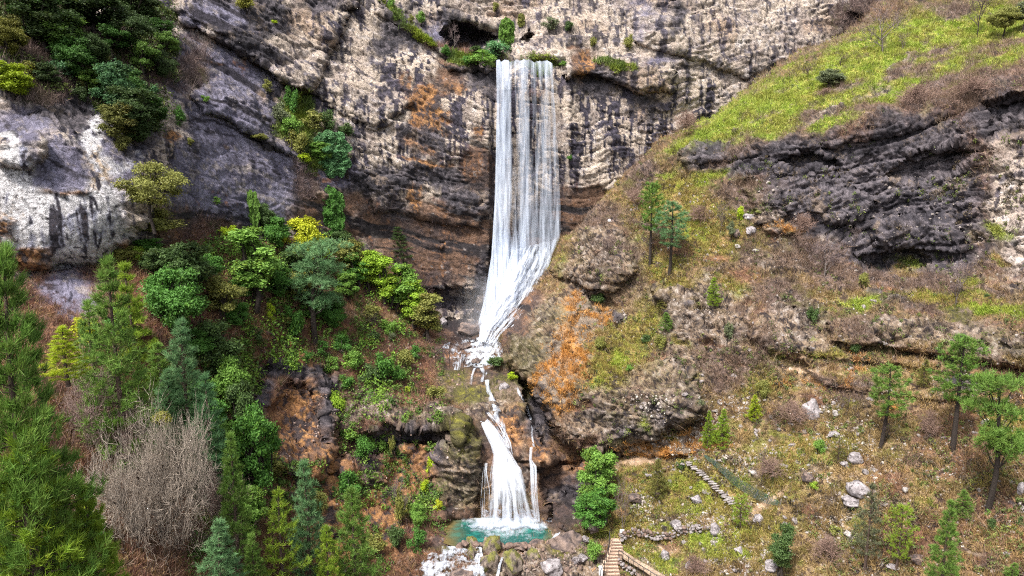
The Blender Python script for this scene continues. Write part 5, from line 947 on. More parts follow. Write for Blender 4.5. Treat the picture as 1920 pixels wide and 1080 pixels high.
rb = [(1655, 96, 5, 80, 'tall leafless tree on the top right meadow', 0), (1692, 92, 55, 26, 'small leafless tree right of the tall meadow one', 0), (1515, 148, 108, 36, 'crooked leafless tree at the lower end of the meadow', 1), (1573, 122, 90, 36, 'leafless bent tree above the round grey green tree', 1), (1832, 70, -60, 60, 'tall dark trunked leafless tree beside the corner oak', 1), (1790, 572, 478, 60, 'leafless pinkish tree on the right grassy terrace', 0), (1545, 520, 440, 80, 'leafless grey tree at the foot of the dark cliff', 0), (1490, 440, 395, 40, 'leafless shrub beside the dark cliff, upper one', 2),
      (1320, 420, 380, 46, 'pinkish leafless shrub right of the two tall pines', 2), (1350, 430, 372, 30, 'thin leafless sapling on the mossy slope', 0), (1660, 830, 785, 34, 'dark leafless shrub by the lone tall pine', 1), (1735, 820, 760, 40, 'purple leafless shrub left of the tall cliff band pine', 2), (1475, 790, 740, 70, 'pink tan leafless bush above the stones', 2), (1425, 910, 830, 24, 'pale leafless sapling inside the netting', 0), (1450, 890, 850, 60, 'purple leafless bush right of the pale sapling', 2), (1200, 755, 720, 50, 'dark red leafless shrub on the outcrop', 2), (1225, 470, 430, 50, 'dark red leafless shrub at the foot of the tall pines', 1),
      (1555, 180, 160, 40, 'purple leafless shrub under the round grey green tree', 2), (1560, 1060, 1010, 70, 'pale tan leafless bush at the bottom of the stony slope', 2), (1290, 1075, 1035, 60, 'pink tan leafless bush beside the path', 2), (1590, 770, 730, 50, 'dark leafless bush below the bank', 1), (1900, 690, 650, 50, 'leafless bush at the right edge under the cliff band', 2), (1480, 300, 270, 30, 'leafless shrub on the green bank edge', 1), (1190, 385, 350, 40, 'leafless shrub on the ridge above the tall pines', 2), (1290, 250, 205, 50, 'leafless shrubs where the meadow meets the cliff', 2), (1730, 200, 150, 70, 'purple leafless thicket under the meadow', 2), (1800, 190, 140, 80, 'larger purple leafless thicket right of the first', 2),
      (1090, 1070, 1035, 40, 'leafless bush among the pool boulders', 1), (1140, 480, 430, 40, 'leafless shrub beside the upper sign', 1), (1600, 460, 420, 30, 'grey leafless snag against the dark cliff', 0)]
for (x, b, t, w_, lb, k_) in rb: P_('bare', x, b, t, w_, 'white', lb, k=k_)

# ------------------------------------------------------------------ low growth nobody could count
def scatter(name, types, n, seed, blades, ln, wd, colf, label, upk=1.0, sheet=None, region=None):
    s = sheet or GROUND; rs = np.random.RandomState(seed)
    w_ = sum(s.W[..., TI[t]] * k for t, k in types.items()) * s.keep * ((s.px > -20) & (s.px < 1940) & (s.py > -10) & (s.py < 1090))
    if region is not None: w_ = w_ * region(s.px, s.py)
    w_ = np.where(w_ > .12, w_, 0) * (s.P[..., 1] / 60) ** 1.0
    cdf = np.cumsum(w_.ravel()); pick = np.searchsorted(cdf, rs.rand(n) * cdf[-1]); pick = np.clip(pick, 0, len(cdf) - 1)
    P = s.P.reshape(-1, 3)[pick] + rs.normal(size=(n, 3)) * .06; bc = s.col.reshape(-1, 3)[pick]
    cl = fbm(P, 1.6, 3, off=seed) * 1.6 + 1
    up = unit(np.array([0, 0, 1.]) * upk + s.N.reshape(-1, 3)[pick] * .5)
    d = unit(up[:, None] + .55 * rs.normal(size=(n, blades, 3))); L = ln * rs.uniform(.5, 1.3, (n, blades, 1)) * np.clip(cl, .4, 1.6)[:, None, None]
    side = unit(np.cross(d, rs.normal(size=(n, blades, 3)))) * wd; o = P[:, None] + rs.normal(size=(n, blades, 3)) * ln * .25 * [1, 1, .1]
    V = np.stack([o - side, o + side, o + d * L], 2).reshape(-1, 3)
    c = colf(bc, P, rs)[:, None, None, :] * rs.uniform(.7, 1.3, (n, blades, 1, 1)) * np.ones((1, 1, 3, 1))
    ob = link(name, mesh_np(name, V, np.arange(len(V)).reshape(-1, 3), M_GRASS, c.reshape(-1, 3), smooth=False)); set_props(ob, label, kind='stuff')
def mixcol(a, b, k=.5):
    def f(bc, P, rs):
        t = sst(-.3, .3, fbm(P, 2.5, 3, off=3.1))[:, None]; return (np.array(a) * (1 - t) + np.array(b) * t) * (1 - k) + bc * k
    return f
scatter('grass', {'grass': 1, 'olive': .35}, 34000, 1, 4, .32, .035, mixcol((.26, .36, .045), (.36, .33, .08), .5), 'short bright green grass on the right meadow and banks')
scatter('dry_grass', {'dry': 1, 'olive': .8, 'soil': .25}, 40000, 2, 4, .36, .03, mixcol((.44, .31, .12), (.24, .18, .065), .5), 'dry tan and olive grass on the slopes', region=lambda x, y: sst(-.25, .1, noise(np.stack([x / 16, y / 9, x * 0 + 2], -1)) + .5 * noise(np.stack([x / 6, y / 4, x * 0 + 7], -1))))
scatter('fern', {'fern': 1, 'orange': .12}, 4200, 3, 4, .34, .035, mixcol((.62, .31, .07), (.46, .22, .06), .4), 'orange dead ferns on the rock and under the ledge', region=lambda x, y: sst(-.12, .12, noise(np.stack([x / 13, y / 13, x * 0], -1)) + .4 * noise(np.stack([x / 5, y / 5, x * 0 + 4], -1))))
scatter('brush', {'scrub': 1, 'tan': .12, 'soil': .3}, 15000, 4, 7, .8, .018, mixcol((.34, .23, .155), (.18, .12, .095), .35), 'grey and purple twiggy brush on the slopes')
scatter('brush', {'soil': 1, 'orange': .2}, 9000, 5, 6, .55, .018, mixcol((.24, .11, .07), (.14, .06, .05), .3), 'reddish dead twigs on the left slope', region=lambda x, y: (x < 880))
scatter('brush', {'scrub': 1, 'soil': .6}, 5000, 6, 6, .8, .022, mixcol((.26, .18, .16), (.13, .09, .09), .3), 'twiggy brush on the ledges of the back cliff', sheet=CLIFF)
scatter('grass', {'grass': 1, 'moss': .6}, 5000, 7, 5, .5, .05, mixcol((.26, .34, .03), (.10, .18, .03), .3), 'grass along the ledges of the back cliff', sheet=CLIFF)

# small leafy plants dotting the slopes
def sprigs(name, n, seed, colA, colB, label, region, sheet=None, size=.1, rad=.32):
    s = sheet or GROUND; rs = np.random.RandomState(seed); w_ = region(s.px, s.py) * s.keep * 1.0; w_ = w_ * sst(-.05, .35, fbm(s.P, 4, 3, off=seed)) 
    cdf = np.cumsum(w_.ravel()); pick = np.clip(np.searchsorted(cdf, rs.rand(n) * cdf[-1]), 0, len(cdf) - 1); P = s.P.reshape(-1, 3)[pick]; m = 34
    v = unit(rs.normal(size=(n, m, 3))); r_ = rad * rs.uniform(.5, 1.8, (n, 1, 1)); Cc = P[:, None] + v * r_ * rs.uniform(.4, 1, (n, m, 1)) + [0, 0, rad * .6]
    t = rs.rand(n, 1, 1); var = (np.array(colA) * (1 - t) + np.array(colB) * t) * rs.uniform(.7, 1.3, (n, 1, 1)) * np.ones((1, m, 1))
    V, Fc, c = leaves_mesh(Cc.reshape(-1, 3), unit(v + [0, 0, .5]).reshape(-1, 3), size, rs, var.reshape(-1, 3))
    set_props(link(name, mesh_np(name, V, Fc, M_GRASS, c, smooth=False)), label, kind='stuff')
sprigs('ground_cover', 1500, 11, (.05, .10, .025), (.12, .20, .03), 'small green plants dotted over the left slope', lambda x, y: (x < 830) & (x > 350) & (y > 430) & (y < 1080) & ~((x > 490) & (x < 625) & (y > 700) & (y < 870)) & ~((x > 730) & (y > 1010)))
sprigs('ground_cover', 800, 12, (.09, .12, .04), (.17, .2, .05), 'small green plants dotted over the right slope', lambda x, y: (x > 1080) & (x < 1930) & (y > 300) & (y < 1080), size=.08, rad=.22)
sprigs('ground_cover', 1300, 13, (.05, .085, .03), (.12, .15, .03), 'leafy undergrowth of the upper left slope', lambda x, y: (x < 330) & (x > -10) & (y > -10) & (y < 250) & (y < 150 + x * .35), CLIFF, .12, .45)

sprigs('undergrowth', 420, 21, (.07, .15, .03), (.20, .33, .04), 'mixed green undergrowth covering the left slope', lambda x, y: (x < 760) & (x > 330) & (y > 440) & (y < 760) & ~((x > 490) & (x < 625) & (y > 700)), None, .15, .75)
sprigs('undergrowth', 260, 22, (.06, .12, .03), (.17, .26, .04), 'mixed green undergrowth around the gorge rocks', lambda x, y: (x < 830) & (x > 450) & (y > 640) & (y < 1010) & ~((x > 490) & (x < 625) & (y > 690) & (y < 870)), None, .13, .55)
sprigs('undergrowth', 110, 23, (.04, .07, .025), (.10, .12, .03), 'leafy undergrowth among the upper left trees', lambda x, y: (x < 320) & (x > -10) & (y < 60 + x * .75) & (y < 250), CLIFF, .16, .9)
sprigs('low_shrubs', 1500, 31, (.035, .028, .026), (.13, .10, .06), 'low dark shrubs and heather dotting the right hillside', lambda x, y: (x > 1080) & (x < 1930) & (y > 280) & (y < 1085), None, .075, .24)
sprigs('low_shrubs', 500, 32, (.06, .09, .03), (.14, .17, .04), 'low olive shrubs in small clumps on the right hillside', lambda x, y: (x > 1150) & (x < 1930) & (y > 100) & (y < 1085), None, .08, .34)
# ------------------------------------------------------------------ stones
import bmesh
def stone_proto(seed, sub=3, rough=.28, colr=((.30, .27, .27), (.17, .145, .14)), flat=.72, mossy=0.):
    bm = bmesh.new(); bmesh.ops.create_icosphere(bm, subdivisions=sub, radius=.5)
    V = np.array([v.co[:] for v in bm.verts]); Fc = np.array([[v.index for v in f.verts] for f in bm.faces]); bm.free()
    rs = np.random.RandomState(seed); k = rs.normal(size=(11, 3)); k = unit(k); hgt = rs.uniform(.30, .46, 11)
    for n_, h_ in zip(k, hgt):
        d = V @ n_; V = V - np.maximum(0, d - h_)[:, None] * n_ * .92          # flat broken faces
    V = V * (1 + rough * (.5 * fbm(V + seed * 3.7, .35, 4, .6) + .3 * (ridged(V + seed, .45, 3) - .4))[:, None]); V = V * [1, rs.uniform(.7, 1), flat]
    t = sst(-.25, .25, fbm(V + seed, .3, 4, .65)); c = mixc(np.array(colr[0]), np.array(colr[1]), t)
    if mossy: c = mixc(c, C(.14, .14, .03), sst(.0, .25, fbm(V + seed, .4, 3, off=5) + V[:, 2] * .5) * mossy)
    c = mixc(c, C(.04, .035, .035), sst(.2, .35, fbm(V + seed * 2, .12, 3)))
    return mesh_np('boulder', V, Fc, M_STONE, c, smooth=sub > 2)
ST_P = [stone_proto(i, 2) for i in range(6)]; ST_W = [stone_proto(10 + i, 2, colr=((.44, .40, .37), (.26, .235, .225))) for i in range(4)]; ST_B = [stone_proto(20 + i, 2, colr=((.22, .15, .12), (.11, .08, .07))) for i in range(3)]
BIG_M = [stone_proto(30 + i, 4, .75, ((.24, .19, .15), (.10, .08, .07)), .85, .9) for i in range(3)]; BIG_D = [stone_proto(40 + i, 4, .65, ((.20, .145, .12), (.07, .055, .055)), .7) for i in range(3)]; BIG_G = [stone_proto(50 + i, 4, .5, ((.34, .31, .32), (.18, .16, .165)), .62) for i in range(3)]
def boulder(lib, k, px, py, wpx, hpx, label, group='boulders', rz=None, rx=0, off=0., name='boulder', Yk=0):
    p = ground(px, py); Yd = p[1] - (.7 if py > 1000 and px < 1160 else .15); p = world_at(px, py, Yd)
    k2 = 1.22 if lib is BIG_M or lib is BIG_D else 1.2; w_ = wpx * Yd / F * k2; h_ = hpx * Yd / F * k2
    o = link(name, lib[k % len(lib)], loc=p, rot=(rx, 0, rnd.uniform(0, 6.28) if rz is None else rz), scale=(w_, w_ * .9, h_ / .72)); set_props(o, label, 'boulder', group); return o
bl = [(BIG_M, 0, 924, 1024, 38, 40, 'upright pointed brown boulder standing in front of the pool'), (BIG_D, 1, 1062, 1020, 58, 42, 'large purple brown boulder at the right end of the pool'), (BIG_M, 1, 962, 1058, 58, 40, 'mossy green boulder left of the hollow one below the pool'), (BIG_M, 2, 1000, 1046, 40, 34, 'mossy boulder with a dark hollow side below the pool'), (BIG_G, 1, 1032, 1064, 48, 40, 'rounded grey boulder under the large purple brown one'),
      (BIG_M, 2, 918, 1058, 34, 38, 'mossy block beneath the pointed boulder'), (BIG_D, 2, 866, 1079, 44, 16, 'dark flat rock between the two rapids'), (BIG_M, 0, 886, 1040, 18, 26, 'small brown rock splitting the rapids'), (BIG_G, 0, 1096, 1012, 20, 14, 'pale stone behind the round bush'), (BIG_G, 2, 1092, 1045, 24, 14, 'flat pale stone left of the round bush'), (BIG_D, 0, 1113, 986, 26, 30, 'dark stone under the darker tree'), (BIG_G, 0, 1132, 974, 16, 30, 'tall grey stone under the darker tree'), (BIG_G, 1, 1080, 1052, 20, 14, 'small pale stone by the lower bush'), (BIG_D, 0, 1010, 1020, 30, 12, 'low brown rim rock of the pool'), (BIG_M, 1, 885, 1018, 34, 12, 'low mossy rim rock at the left of the pool'), (BIG_D, 2, 975, 1024, 30, 10, 'low wet rim rock in the middle of the pool edge'),
      (BIG_D, 0, 879, 619, 46, 30, 'dark brown block at the foot of the tall fall'), (BIG_D, 2, 910, 612, 34, 26, 'wet purple boulder right against the tall fall'), (BIG_G, 0, 946, 726, 20, 16, 'grey stone lodged in the mossy gorge step'), (BIG_G, 2, 832, 604, 18, 20, 'tan boulder at the end of the slim tree row'), (BIG_D, 1, 895, 678, 20, 12, 'wet rock parting the upper rapids'), (BIG_D, 2, 872, 650, 24, 12, 'flat wet rock in the upper rapids'),
      (BIG_G, 0, 1607, 918, 44, 30, 'big dark grey boulder on the stony slope'), (BIG_G, 1, 1596, 940, 34, 20, 'broad stone just under the big dark grey boulder'), (BIG_G, 2, 1521, 768, 34, 44, 'tall leaning grey slab near the tan bush'), (BIG_G, 1, 1604, 860, 26, 24, 'grey stone beside the dull olive pine'), (BIG_W if False else BIG_G, 0, 1423, 974, 20, 20, 'grey stone left of the dark narrow evergreen'), (BIG_G, 1, 1342, 993, 22, 26, 'dark upright stone beside the pale path edge'), (BIG_G, 2, 1386, 1032, 20, 18, 'blue grey stone low on the stony slope'), (BIG_G, 0, 1268, 985, 26, 20, 'angular pale grey boulder above the dry wall'), (BIG_G, 1, 1248, 1042, 18, 26, 'pockmarked boulder in the grass beside the path'), (BIG_G, 2, 1292, 1060, 16, 22, 'narrow stone at the bottom beside the path'), (BIG_D, 0, 1515, 896, 26, 26, 'rough dark boulder above the cushion bush'), (BIG_G, 1, 1448, 1062, 30, 22, 'flat boulder at the very bottom of the stony slope'), (BIG_G, 2, 1674, 1062, 22, 12, 'pale stone at the foot of the thin pine'), (BIG_D, 1, 1720, 1048, 26, 16, 'dark stone pile beside the bright bottom pine'), (BIG_G, 0, 1565, 815, 22, 12, 'dark flat stone above the olive pine'), (BIG_G, 0, 1916, 918, 16, 28, 'grey boulder cut by the right edge'), (BIG_G, 1, 1582, 870, 18, 12, 'light stone just left of the grey one'), (BIG_G, 2, 1306, 936, 22, 18, 'grey stone beside the stone steps'), (BIG_G, 1, 1405, 407, 22, 14, 'pale rock on the mossy slope, upper one'), (BIG_D, 2, 1380, 439, 14, 16, 'dark round rock on the mossy slope'), (BIG_G, 0, 1408, 434, 20, 18, 'grey rock right of the dark round one'), (BIG_D, 1, 1232, 925, 14, 12, 'stone under the fuzzy olive pine'), (BIG_D, 0, 1192, 935, 24, 18, 'rounded dark stone left of the fuzzy olive pine')]
for (lib, k_, x, y, w_, h_, lb) in bl: boulder(lib, k_, x, y, w_, h_, lb)
boulder(ST_W, 0, 1382, 462, 12, 8, 'small white stone alone on the mossy slope'); boulder(ST_W, 1, 1417, 470, 12, 8, 'pale stone right of the small white one'); boulder(ST_W, 2, 1590, 1001, 18, 12, 'whitish split stone on the dry slope'); boulder(ST_W, 3, 1697, 918, 12, 14, 'white stone right of the thin pine top'); boulder(ST_W, 0, 1566, 775, 14, 12, 'round pale stone right of the tall slab'); boulder(ST_W, 1, 1410, 885, 16, 10, 'pale stone beside the pale sapling')

rs = np.random.RandomState(77)
LAND = []
for o_ in SC.objects:
    if o_.get('label') and o_.get('category') and o_.parent is None and o_.location.length > 1:
        lx, ly = pixel_of(np.array(o_.location)); wd_ = o_['label'].split(',')[0].split()
        if 780 < lx < 1960 and 520 < ly < 1200 and len(wd_) <= 10: LAND.append((lx, ly, ' '.join(wd_)))
for (lx, ly, ph) in ((1148, 1040, 'flight of sandy steps'), (1335, 905, 'upper flight of stone steps'), (1400, 910, 'sagging green net fence'), (1240, 1008, 'curving dry stone wall'), (1200, 1065, 'sandy footpath'), (940, 1000, 'green pool'), (1700, 600, 'grassy terrace'), (1200, 860, 'orange fern ledge')): LAND.append((lx, ly, ph))
USED = set()
def stone_label(x, y, size, colour):
    best = sorted(LAND, key=lambda l: (l[0] - x) ** 2 + (l[1] - y) ** 2)
    for (lx, ly, ph) in best:
        dx, dy = x - lx, y - ly; a = math.degrees(math.atan2(-dy, dx)) % 360
        d_ = ['right of', 'up right of', 'above', 'up left of', 'left of', 'down left of', 'below', 'down right of'][int((a + 22.5) // 45) % 8]
        n_ = 'just ' if dx * dx + dy * dy < 900 else ''
        sz = 'small' if size < 9.5 else 'middling' if size < 13 else 'larger'
        t = f'{sz} {colour} stone {n_}{d_} the {ph}'
        if t not in USED and len(t.split()) <= 16: USED.add(t); return t
    return None
def scatter_stones(n, region, wr, name, label, group, lib, dens, cat=True):
    s = GROUND; w_ = region(s.px, s.py) * s.keep * sst(dens, dens + .35, fbm(s.P, 5, 3, off=2.7) + .3 * fbm(s.P, 1.5, 2)); cdf = np.cumsum(w_.ravel())
    pick = np.clip(np.searchsorted(cdf, rs.rand(n) * cdf[-1]), 0, len(cdf) - 1)
    out_ = []
    for p_ in pick:
        P = s.P.reshape(-1, 3)[p_]; wpx = wr[0] + (wr[1] - wr[0]) * rs.rand() ** 2.2; w__ = wpx * P[1] / F
        out_.append((P, w__))
        if cat:
            o = link(name, lib[rs.randint(len(lib))], loc=P - [0, 0, w__ * .06], rot=(rs.normal() * .3, rs.normal() * .3, rs.rand() * 6.28), scale=(w__ * rs.uniform(.9, 1.3), w__, w__ * rs.uniform(.7, 1.1)))
            qx, qy = pixel_of(P); set_props(o, stone_label(float(qx), float(qy), wpx, label) or f'{label} stone on the slope', 'stone', group)
    return out_
R1 = lambda x, y: ((x > 1180) & (x < 1930) & (y > 740) & (y < 1082)) * np.where(x < 1640, 1, .3)
scatter_stones(120, R1, (8, 19), 'stone', 'grey', 'grey stones on the lower right slope', ST_P, -.2)
scatter_stones(70, R1, (7, 14), 'stone', 'whitish', 'whitish stones on the lower right slope', ST_W, -.2)
scatter_stones(22, lambda x, y: (x > 1300) & (x < 1760) & (y > 560) & (y < 740), (7, 15), 'stone', 'brownish grey', 'stones on the right terraces', ST_P, -.1)
scatter_stones(40, lambda x, y: (x > 820) & (x < 1160) & (y > 1015) & (y < 1085), (8, 18), 'stone', 'brown', 'stones below the pool', ST_B, -.6)
for i in range(26):
    x_ = 860 + 190 * (i + .5) / 26; p = world_at(x_ + rs.normal() * 3, 1024 + rs.normal() * 2.5 - 8 * abs((x_ - 945) / 100) ** 3, 55.6); k_ = rs.uniform(.35, .85)
    set_props(link('stone', ST_B[i % 3], loc=p, rot=(rs.normal() * .4, 0, rs.rand() * 6), scale=(k_ * 1.3, k_, k_)), stone_label(x_, 1024, 10 + k_ * 4 - 4, 'wet brown rim') or 'wet brown stone on the rim of the pool', 'stone', 'rim stones of the pool')
# thousands of smaller stones as one
def rubble(name, n, region, wr, label, seed, cols):
    r2 = np.random.RandomState(seed); s = GROUND; w_ = region(s.px, s.py) * s.keep * sst(-.15, .3, fbm(s.P, 3.5, 3, off=seed)); cdf = np.cumsum(w_.ravel())
    pick = np.clip(np.searchsorted(cdf, r2.rand(n) * cdf[-1]), 0, len(cdf) - 1); P = s.P.reshape(-1, 3)[pick]
    bm = bmesh.new(); bmesh.ops.create_icosphere(bm, subdivisions=1, radius=.5); v0 = np.array([v.co[:] for v in bm.verts]); f0 = np.array([[v.index for v in f.verts] for f in bm.faces]); bm.free()
    sc_ = (wr[0] + (wr[1] - wr[0]) * r2.rand(n) ** 2.5) * P[:, 1] / F
    V = v0[None] * r2.uniform(.6, 1.25, (n, 1, 3)) * (1 + .25 * r2.normal(size=(n, len(v0), 1))) * sc_[:, None, None] + P[:, None] + [0, 0, .02]
    Fc = (f0[None] + (np.arange(n) * len(v0))[:, None, None]).reshape(-1, 3); t = r2.rand(n, 1) ** 1.5
    c = np.array(cols[0]) * (1 - t) + np.array(cols[1]) * t; c = np.repeat(c, len(v0), 0)
    set_props(link(name, mesh_np(name, V.reshape(-1, 3), Fc, M_STONE, c, smooth=False)), label, kind='stuff')
rubble('rubble', 4000, R1, (2, 7), 'small stones and gravel on the lower right slope', 5, ((.24, .20, .18), (.46, .42, .38)))
rubble('rubble', 1200, lambda x, y: (x > 1130) & (x < 1930) & (y > 330) & (y < 760), (2, 6), 'small stones on the upper right banks', 6, ((.18, .15, .14), (.36, .32, .29)))
rubble('rubble', 900, lambda x, y: (x > 400) & (x < 870) & (y > 450) & (y < 1060), (2, 6), 'small stones on the left slope', 8, ((.25, .15, .11), (.5, .4, .36)))
rubble('rubble', 900, lambda x, y: (x > 830) & (x < 1180) & (y > 1000) & (y < 1085), (3, 9), 'pebbles and small rocks below the pool', 9, ((.16, .11, .09), (.34, .28, .24)))

# ------------------------------------------------------------------ paths, steps, walls, railing, netting, signs
def path_slab(name, Lp, Rp, n, off, label, mat=M_HILL, thick=.5, colr=(.50, .37, .27), kind='structure'):
    v = np.linspace(0, 1, n); l, r = pline(Lp, v), pline(Rp, v); cx = (l + r) / 2; Yc = ground_Y(cx[:, 0], cx[:, 1]); k = np.ones(7) / 7
    Yc = np.convolve(np.pad(Yc, 3, mode='edge'), k, 'valid'); Yc = np.minimum(Yc, ground_Y(cx[:, 0], cx[:, 1])) - off
    A = world_at(l[:, 0], l[:, 1], Yc); B = world_at(r[:, 0], r[:, 1], Yc); zc = (A[:, 2] + B[:, 2]) / 2
    m = 9; t = np.linspace(0, 1, m); P = A[:, None] * (1 - t)[None, :, None] + B[:, None] * t[None, :, None]
    P[..., 2] += .05 * fbm(P, .6, 3)
    top = P.reshape(-1, 3); idx = np.arange(n * m).reshape(n, m); q = np.stack([idx[:-1, :-1], idx[1:, :-1], idx[1:, 1:], idx[:-1, 1:]], -1).reshape(-1, 4)
    low_ = top - [0, 0, thick]; off_ = n * m; side = []
    for e in (idx[:, 0], idx[:, -1], idx[0], idx[-1]): side.append(np.stack([e[:-1], e[1:], e[1:] + off_, e[:-1] + off_], -1))
    q = np.concatenate([q] + side); V = np.concatenate([top, low_]); c = mixc(np.array(colr), np.array(colr) * .7, sst(-.2, .2, fbm(V, .5, 3)))
    o = link(name, mesh_np(name, V, q, mat, c)); set_props(o, label, kind=kind); return P
path_slab('path', [(1156, 1040), (1175, 1052), (1200, 1066), (1228, 1086), (1260, 1110)], [(1166, 1030), (1190, 1046), (1215, 1060), (1245, 1078), (1290, 1100)], 26, .45, 'pale sandy footpath running down right from the steps')
# lower flight
steps = link('staircase', None, loc=(0, 0, 0)); set_props(steps, 'flight of sandy stone steps beside the round bush at the bottom', 'staircase')
stv = [(1143, 1082, 40), (1143, 1075, 40), (1144, 1068, 36), (1144, 1061, 32), (1144, 1054, 28), (1147, 1048, 24), (1149, 1042, 24), (1153, 1036, 26), (1155, 1030, 26), (1156, 1024, 24), (1155, 1018, 20), (1154, 1013, 16)]
y0, y1 = ground_Y(np.array([1145]), np.array([1082]))[0], ground_Y(np.array([1154]), np.array([1013]))[0]
sm = {}
for i, (x, y, w_) in enumerate(stv):
    Yv = y0 + (y1 - y0) * i / (len(stv) - 1) - .55; p = world_at(x, y, Yv); b = MB(); wm = w_ * Yv / F
    b.box((0, 0, -.25), (wm, .62, .5), 0, (.46, .33, .25)); b.box((0, -.30, .02), (wm * 1.02, .09, .07), 0, (.24, .17, .13))
    link('step', b.mesh('step', M_STONE, False), steps, loc=p, rot=(0, 0, rnd.uniform(-.08, .12)))
# upper flight of rough slabs
up = link('staircase', None, loc=(0, 0, 0)); set_props(up, 'upper flight of rough pale stone steps climbing the mossy slope', 'staircase')
for i in range(20):
    t = i / 19; x, y = pline([(1377, 944), (1347, 918), (1322, 892), (1290, 868)], np.array([t]))[0]; p = ground(x, y); Yd = p[1] - .25; p = world_at(x, y, Yd); wm = (26 - 6 * t) * Yd / F
    link('step', (ST_P + ST_W)[(i * 3) % 10], up, loc=p + [rnd.uniform(-.12, .12), 0, 0], rot=(0, 0, .25 + rnd.uniform(-.3, .3)), scale=(wm * rnd.uniform(.7, 1.05), rnd.uniform(.3, .5), .26))
def rail(name, pts, hpx, label, lift=0.):
    r = link(name, None, loc=(0, 0, 0)); set_props(r, label, 'railing', 'railings by the steps'); tops = []
    for (x, y) in pts:
        Yd = ground_Y(np.array([x]), np.array([min(y, 1085)]))[0] - .5 - lift; b = world_at(x, y, Yd); t = np.array([b[0], b[1], world_at(x, y - hpx, Yd)[2]]); tops.append(t)
        m = MB(); m.tube([b - [0, 0, .5], t], .03, 6, (1, 1, 1)); link('post', m.mesh('post', M_METAL), r)
    m = MB(); m.tube(tops, .03, 6); link('handrail', m.mesh('handrail', M_METAL), r)
rail('railing', [(1160, 1044), (1168, 1050), (1178, 1057), (1187, 1064), (1196, 1070), (1207, 1077), (1220, 1085), (1234, 1094)], 13, 'dark metal railing along the near side of the sandy path', .25)
rail('railing', [(1126, 1084), (1133, 1068), (1137, 1052), (1141, 1036), (1142, 1022), (1143, 1010)], 14, 'thin dark railing on the left side of the lower steps', .5)
def drywall(pts, n, label, wpx=9, rows=2):
    r = link('dry_stone_wall', None, loc=(0, 0, 0)); set_props(r, label, 'stone wall', 'dry stone walls')
    for j in range(rows):
        for i in range(n):
            x, y = pline(pts, np.array([(i + .5 * (j % 2)) / n]))[0]; y -= j * 5; p = ground(x, y + j * 5); Yd = p[1] - .35; p = world_at(x + rnd.uniform(-2, 2), y + rnd.uniform(-1.8, 1.8), Yd); w_ = wpx * rnd.uniform(.55, 1.45) * Yd / F
            link('stone', (ST_P + ST_B)[rnd.randrange(9)], r, loc=p, rot=(0, 0, rnd.uniform(0, 6)), scale=(w_, w_ * .9, w_ * rnd.uniform(.8, 1.1)))
drywall([(1164, 1012), (1180, 1004), (1203, 1003), (1222, 1010), (1243, 1011), (1262, 1006), (1285, 997), (1320, 995)], 22, 'curving dry stone wall above the sandy path', 9, 3)
drywall([(1156, 1052), (1169, 1063), (1187, 1074), (1203, 1084)], 9, 'dark mossy stone wall under the path railing', 9, 2)
drywall([(1283, 1000), (1310, 992), (1340, 988), (1375, 984)], 12, 'low line of pale stones at the foot of the upper steps', 7, 1)
drywall([(1212, 892), (1230, 888), (1262, 872), (1300, 868)], 10, 'stone edging below the orange fern ledge', 8, 1)
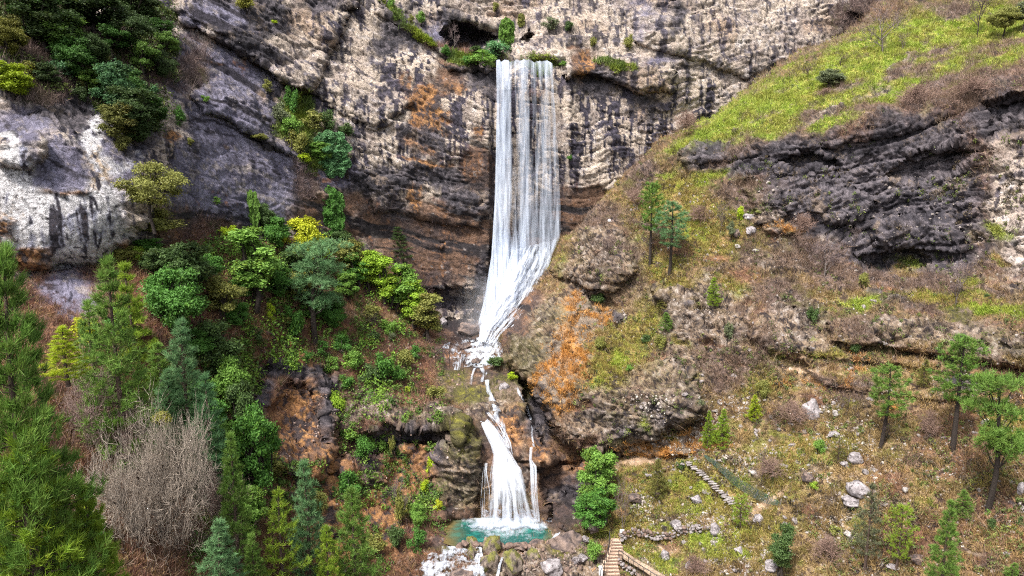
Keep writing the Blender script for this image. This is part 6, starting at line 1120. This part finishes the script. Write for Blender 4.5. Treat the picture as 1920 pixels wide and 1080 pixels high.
# netting fence
nf = link('fence', None, loc=(0, 0, 0)); set_props(nf, 'sagging green net fence crossing the stony slope', 'fence')
tp = pline([(1322, 852), (1345, 866), (1375, 890), (1410, 912), (1440, 928), (1464, 942)], np.linspace(0, 1, 8)); bt = pline([(1320, 856), (1345, 878), (1372, 906), (1405, 930), (1435, 944), (1462, 948)], np.linspace(0, 1, 8))
T_, B_ = [], []
for (x, y), (x2, y2) in zip(tp, bt):
    Yd = ground_Y(np.array([x2]), np.array([y2]))[0] - .35; B_.append(world_at(x2, y2, Yd)); T_.append(world_at(x, y, Yd + .15))
T_, B_ = np.array(T_), np.array(B_)
for t, b in zip(T_, B_): m = MB(); m.tube([b, t], .03, 5, (.2, .2, .2)); link('post', m.mesh('post', M_METAL), nf)
m = MB(); u_ = np.linspace(0, 7, 90)
for k in np.linspace(0, 1, 9): m.tube([T_[int(min(i, 6))] * (1 - (i - int(min(i, 6)))) * (1 - k) + T_[min(int(i) + 1, 7)] * (i - int(min(i, 6))) * (1 - k) + (B_[int(min(i, 6))] * (1 - (i - int(min(i, 6)))) + B_[min(int(i) + 1, 7)] * (i - int(min(i, 6)))) * k for i in u_[::3]], .009, 3)
for i in u_:
    a = int(min(i, 6)); f_ = i - a; m.tube([T_[a] * (1 - f_) + T_[a + 1] * f_, B_[a] * (1 - f_) + B_[a + 1] * f_], .009, 3)
link('net', m.mesh('net', M_NET), nf)
def sign(px, py, wpx, hpx, base, label):
    p = ground(px, base); Yd = p[1] - .2; b = world_at(px, base, Yd); c = world_at(px, py, Yd); r = link('sign', None, loc=b); set_props(r, label, 'sign', 'small white signs')
    w_, h_ = wpx * Yd / F, hpx * Yd / F; dz = c[2] - b[2]
    m = MB(); m.tube([(0, .05, -.3), (0, .05, dz)], .03, 6); link('post', m.mesh('post', M_METAL), r)
    m = MB(); m.box((0, 0, dz), (w_, .04, h_)); link('board', m.mesh('board', M_SIGN, False), r)
    m = MB(); m.box((0, -.03, dz), (w_ * .45, .012, h_ * .4)); link('panel', m.mesh('panel', M_SIGNPRINT, False), r)
sign(1166, 996, 9, 8, 1006, 'small white information sign above the sandy steps')
sign(1142, 413, 5, 4, 424, 'tiny white sign high on the path right of the tall fall')
m = MB(); m.box((0, 0, .3), (.28, .28, .9), 0, (1, 1, 1)); m.box((0, 0, .77), (.32, .32, .06), 0, (1, 1, 1)); p = ground(1126, 1080); o = link('white_post', m.mesh('white_post', M_SIGN, False), loc=world_at(1126, 1080, p[1] - .4)); set_props(o, 'short white post at the bottom edge beside the lower steps', 'post')
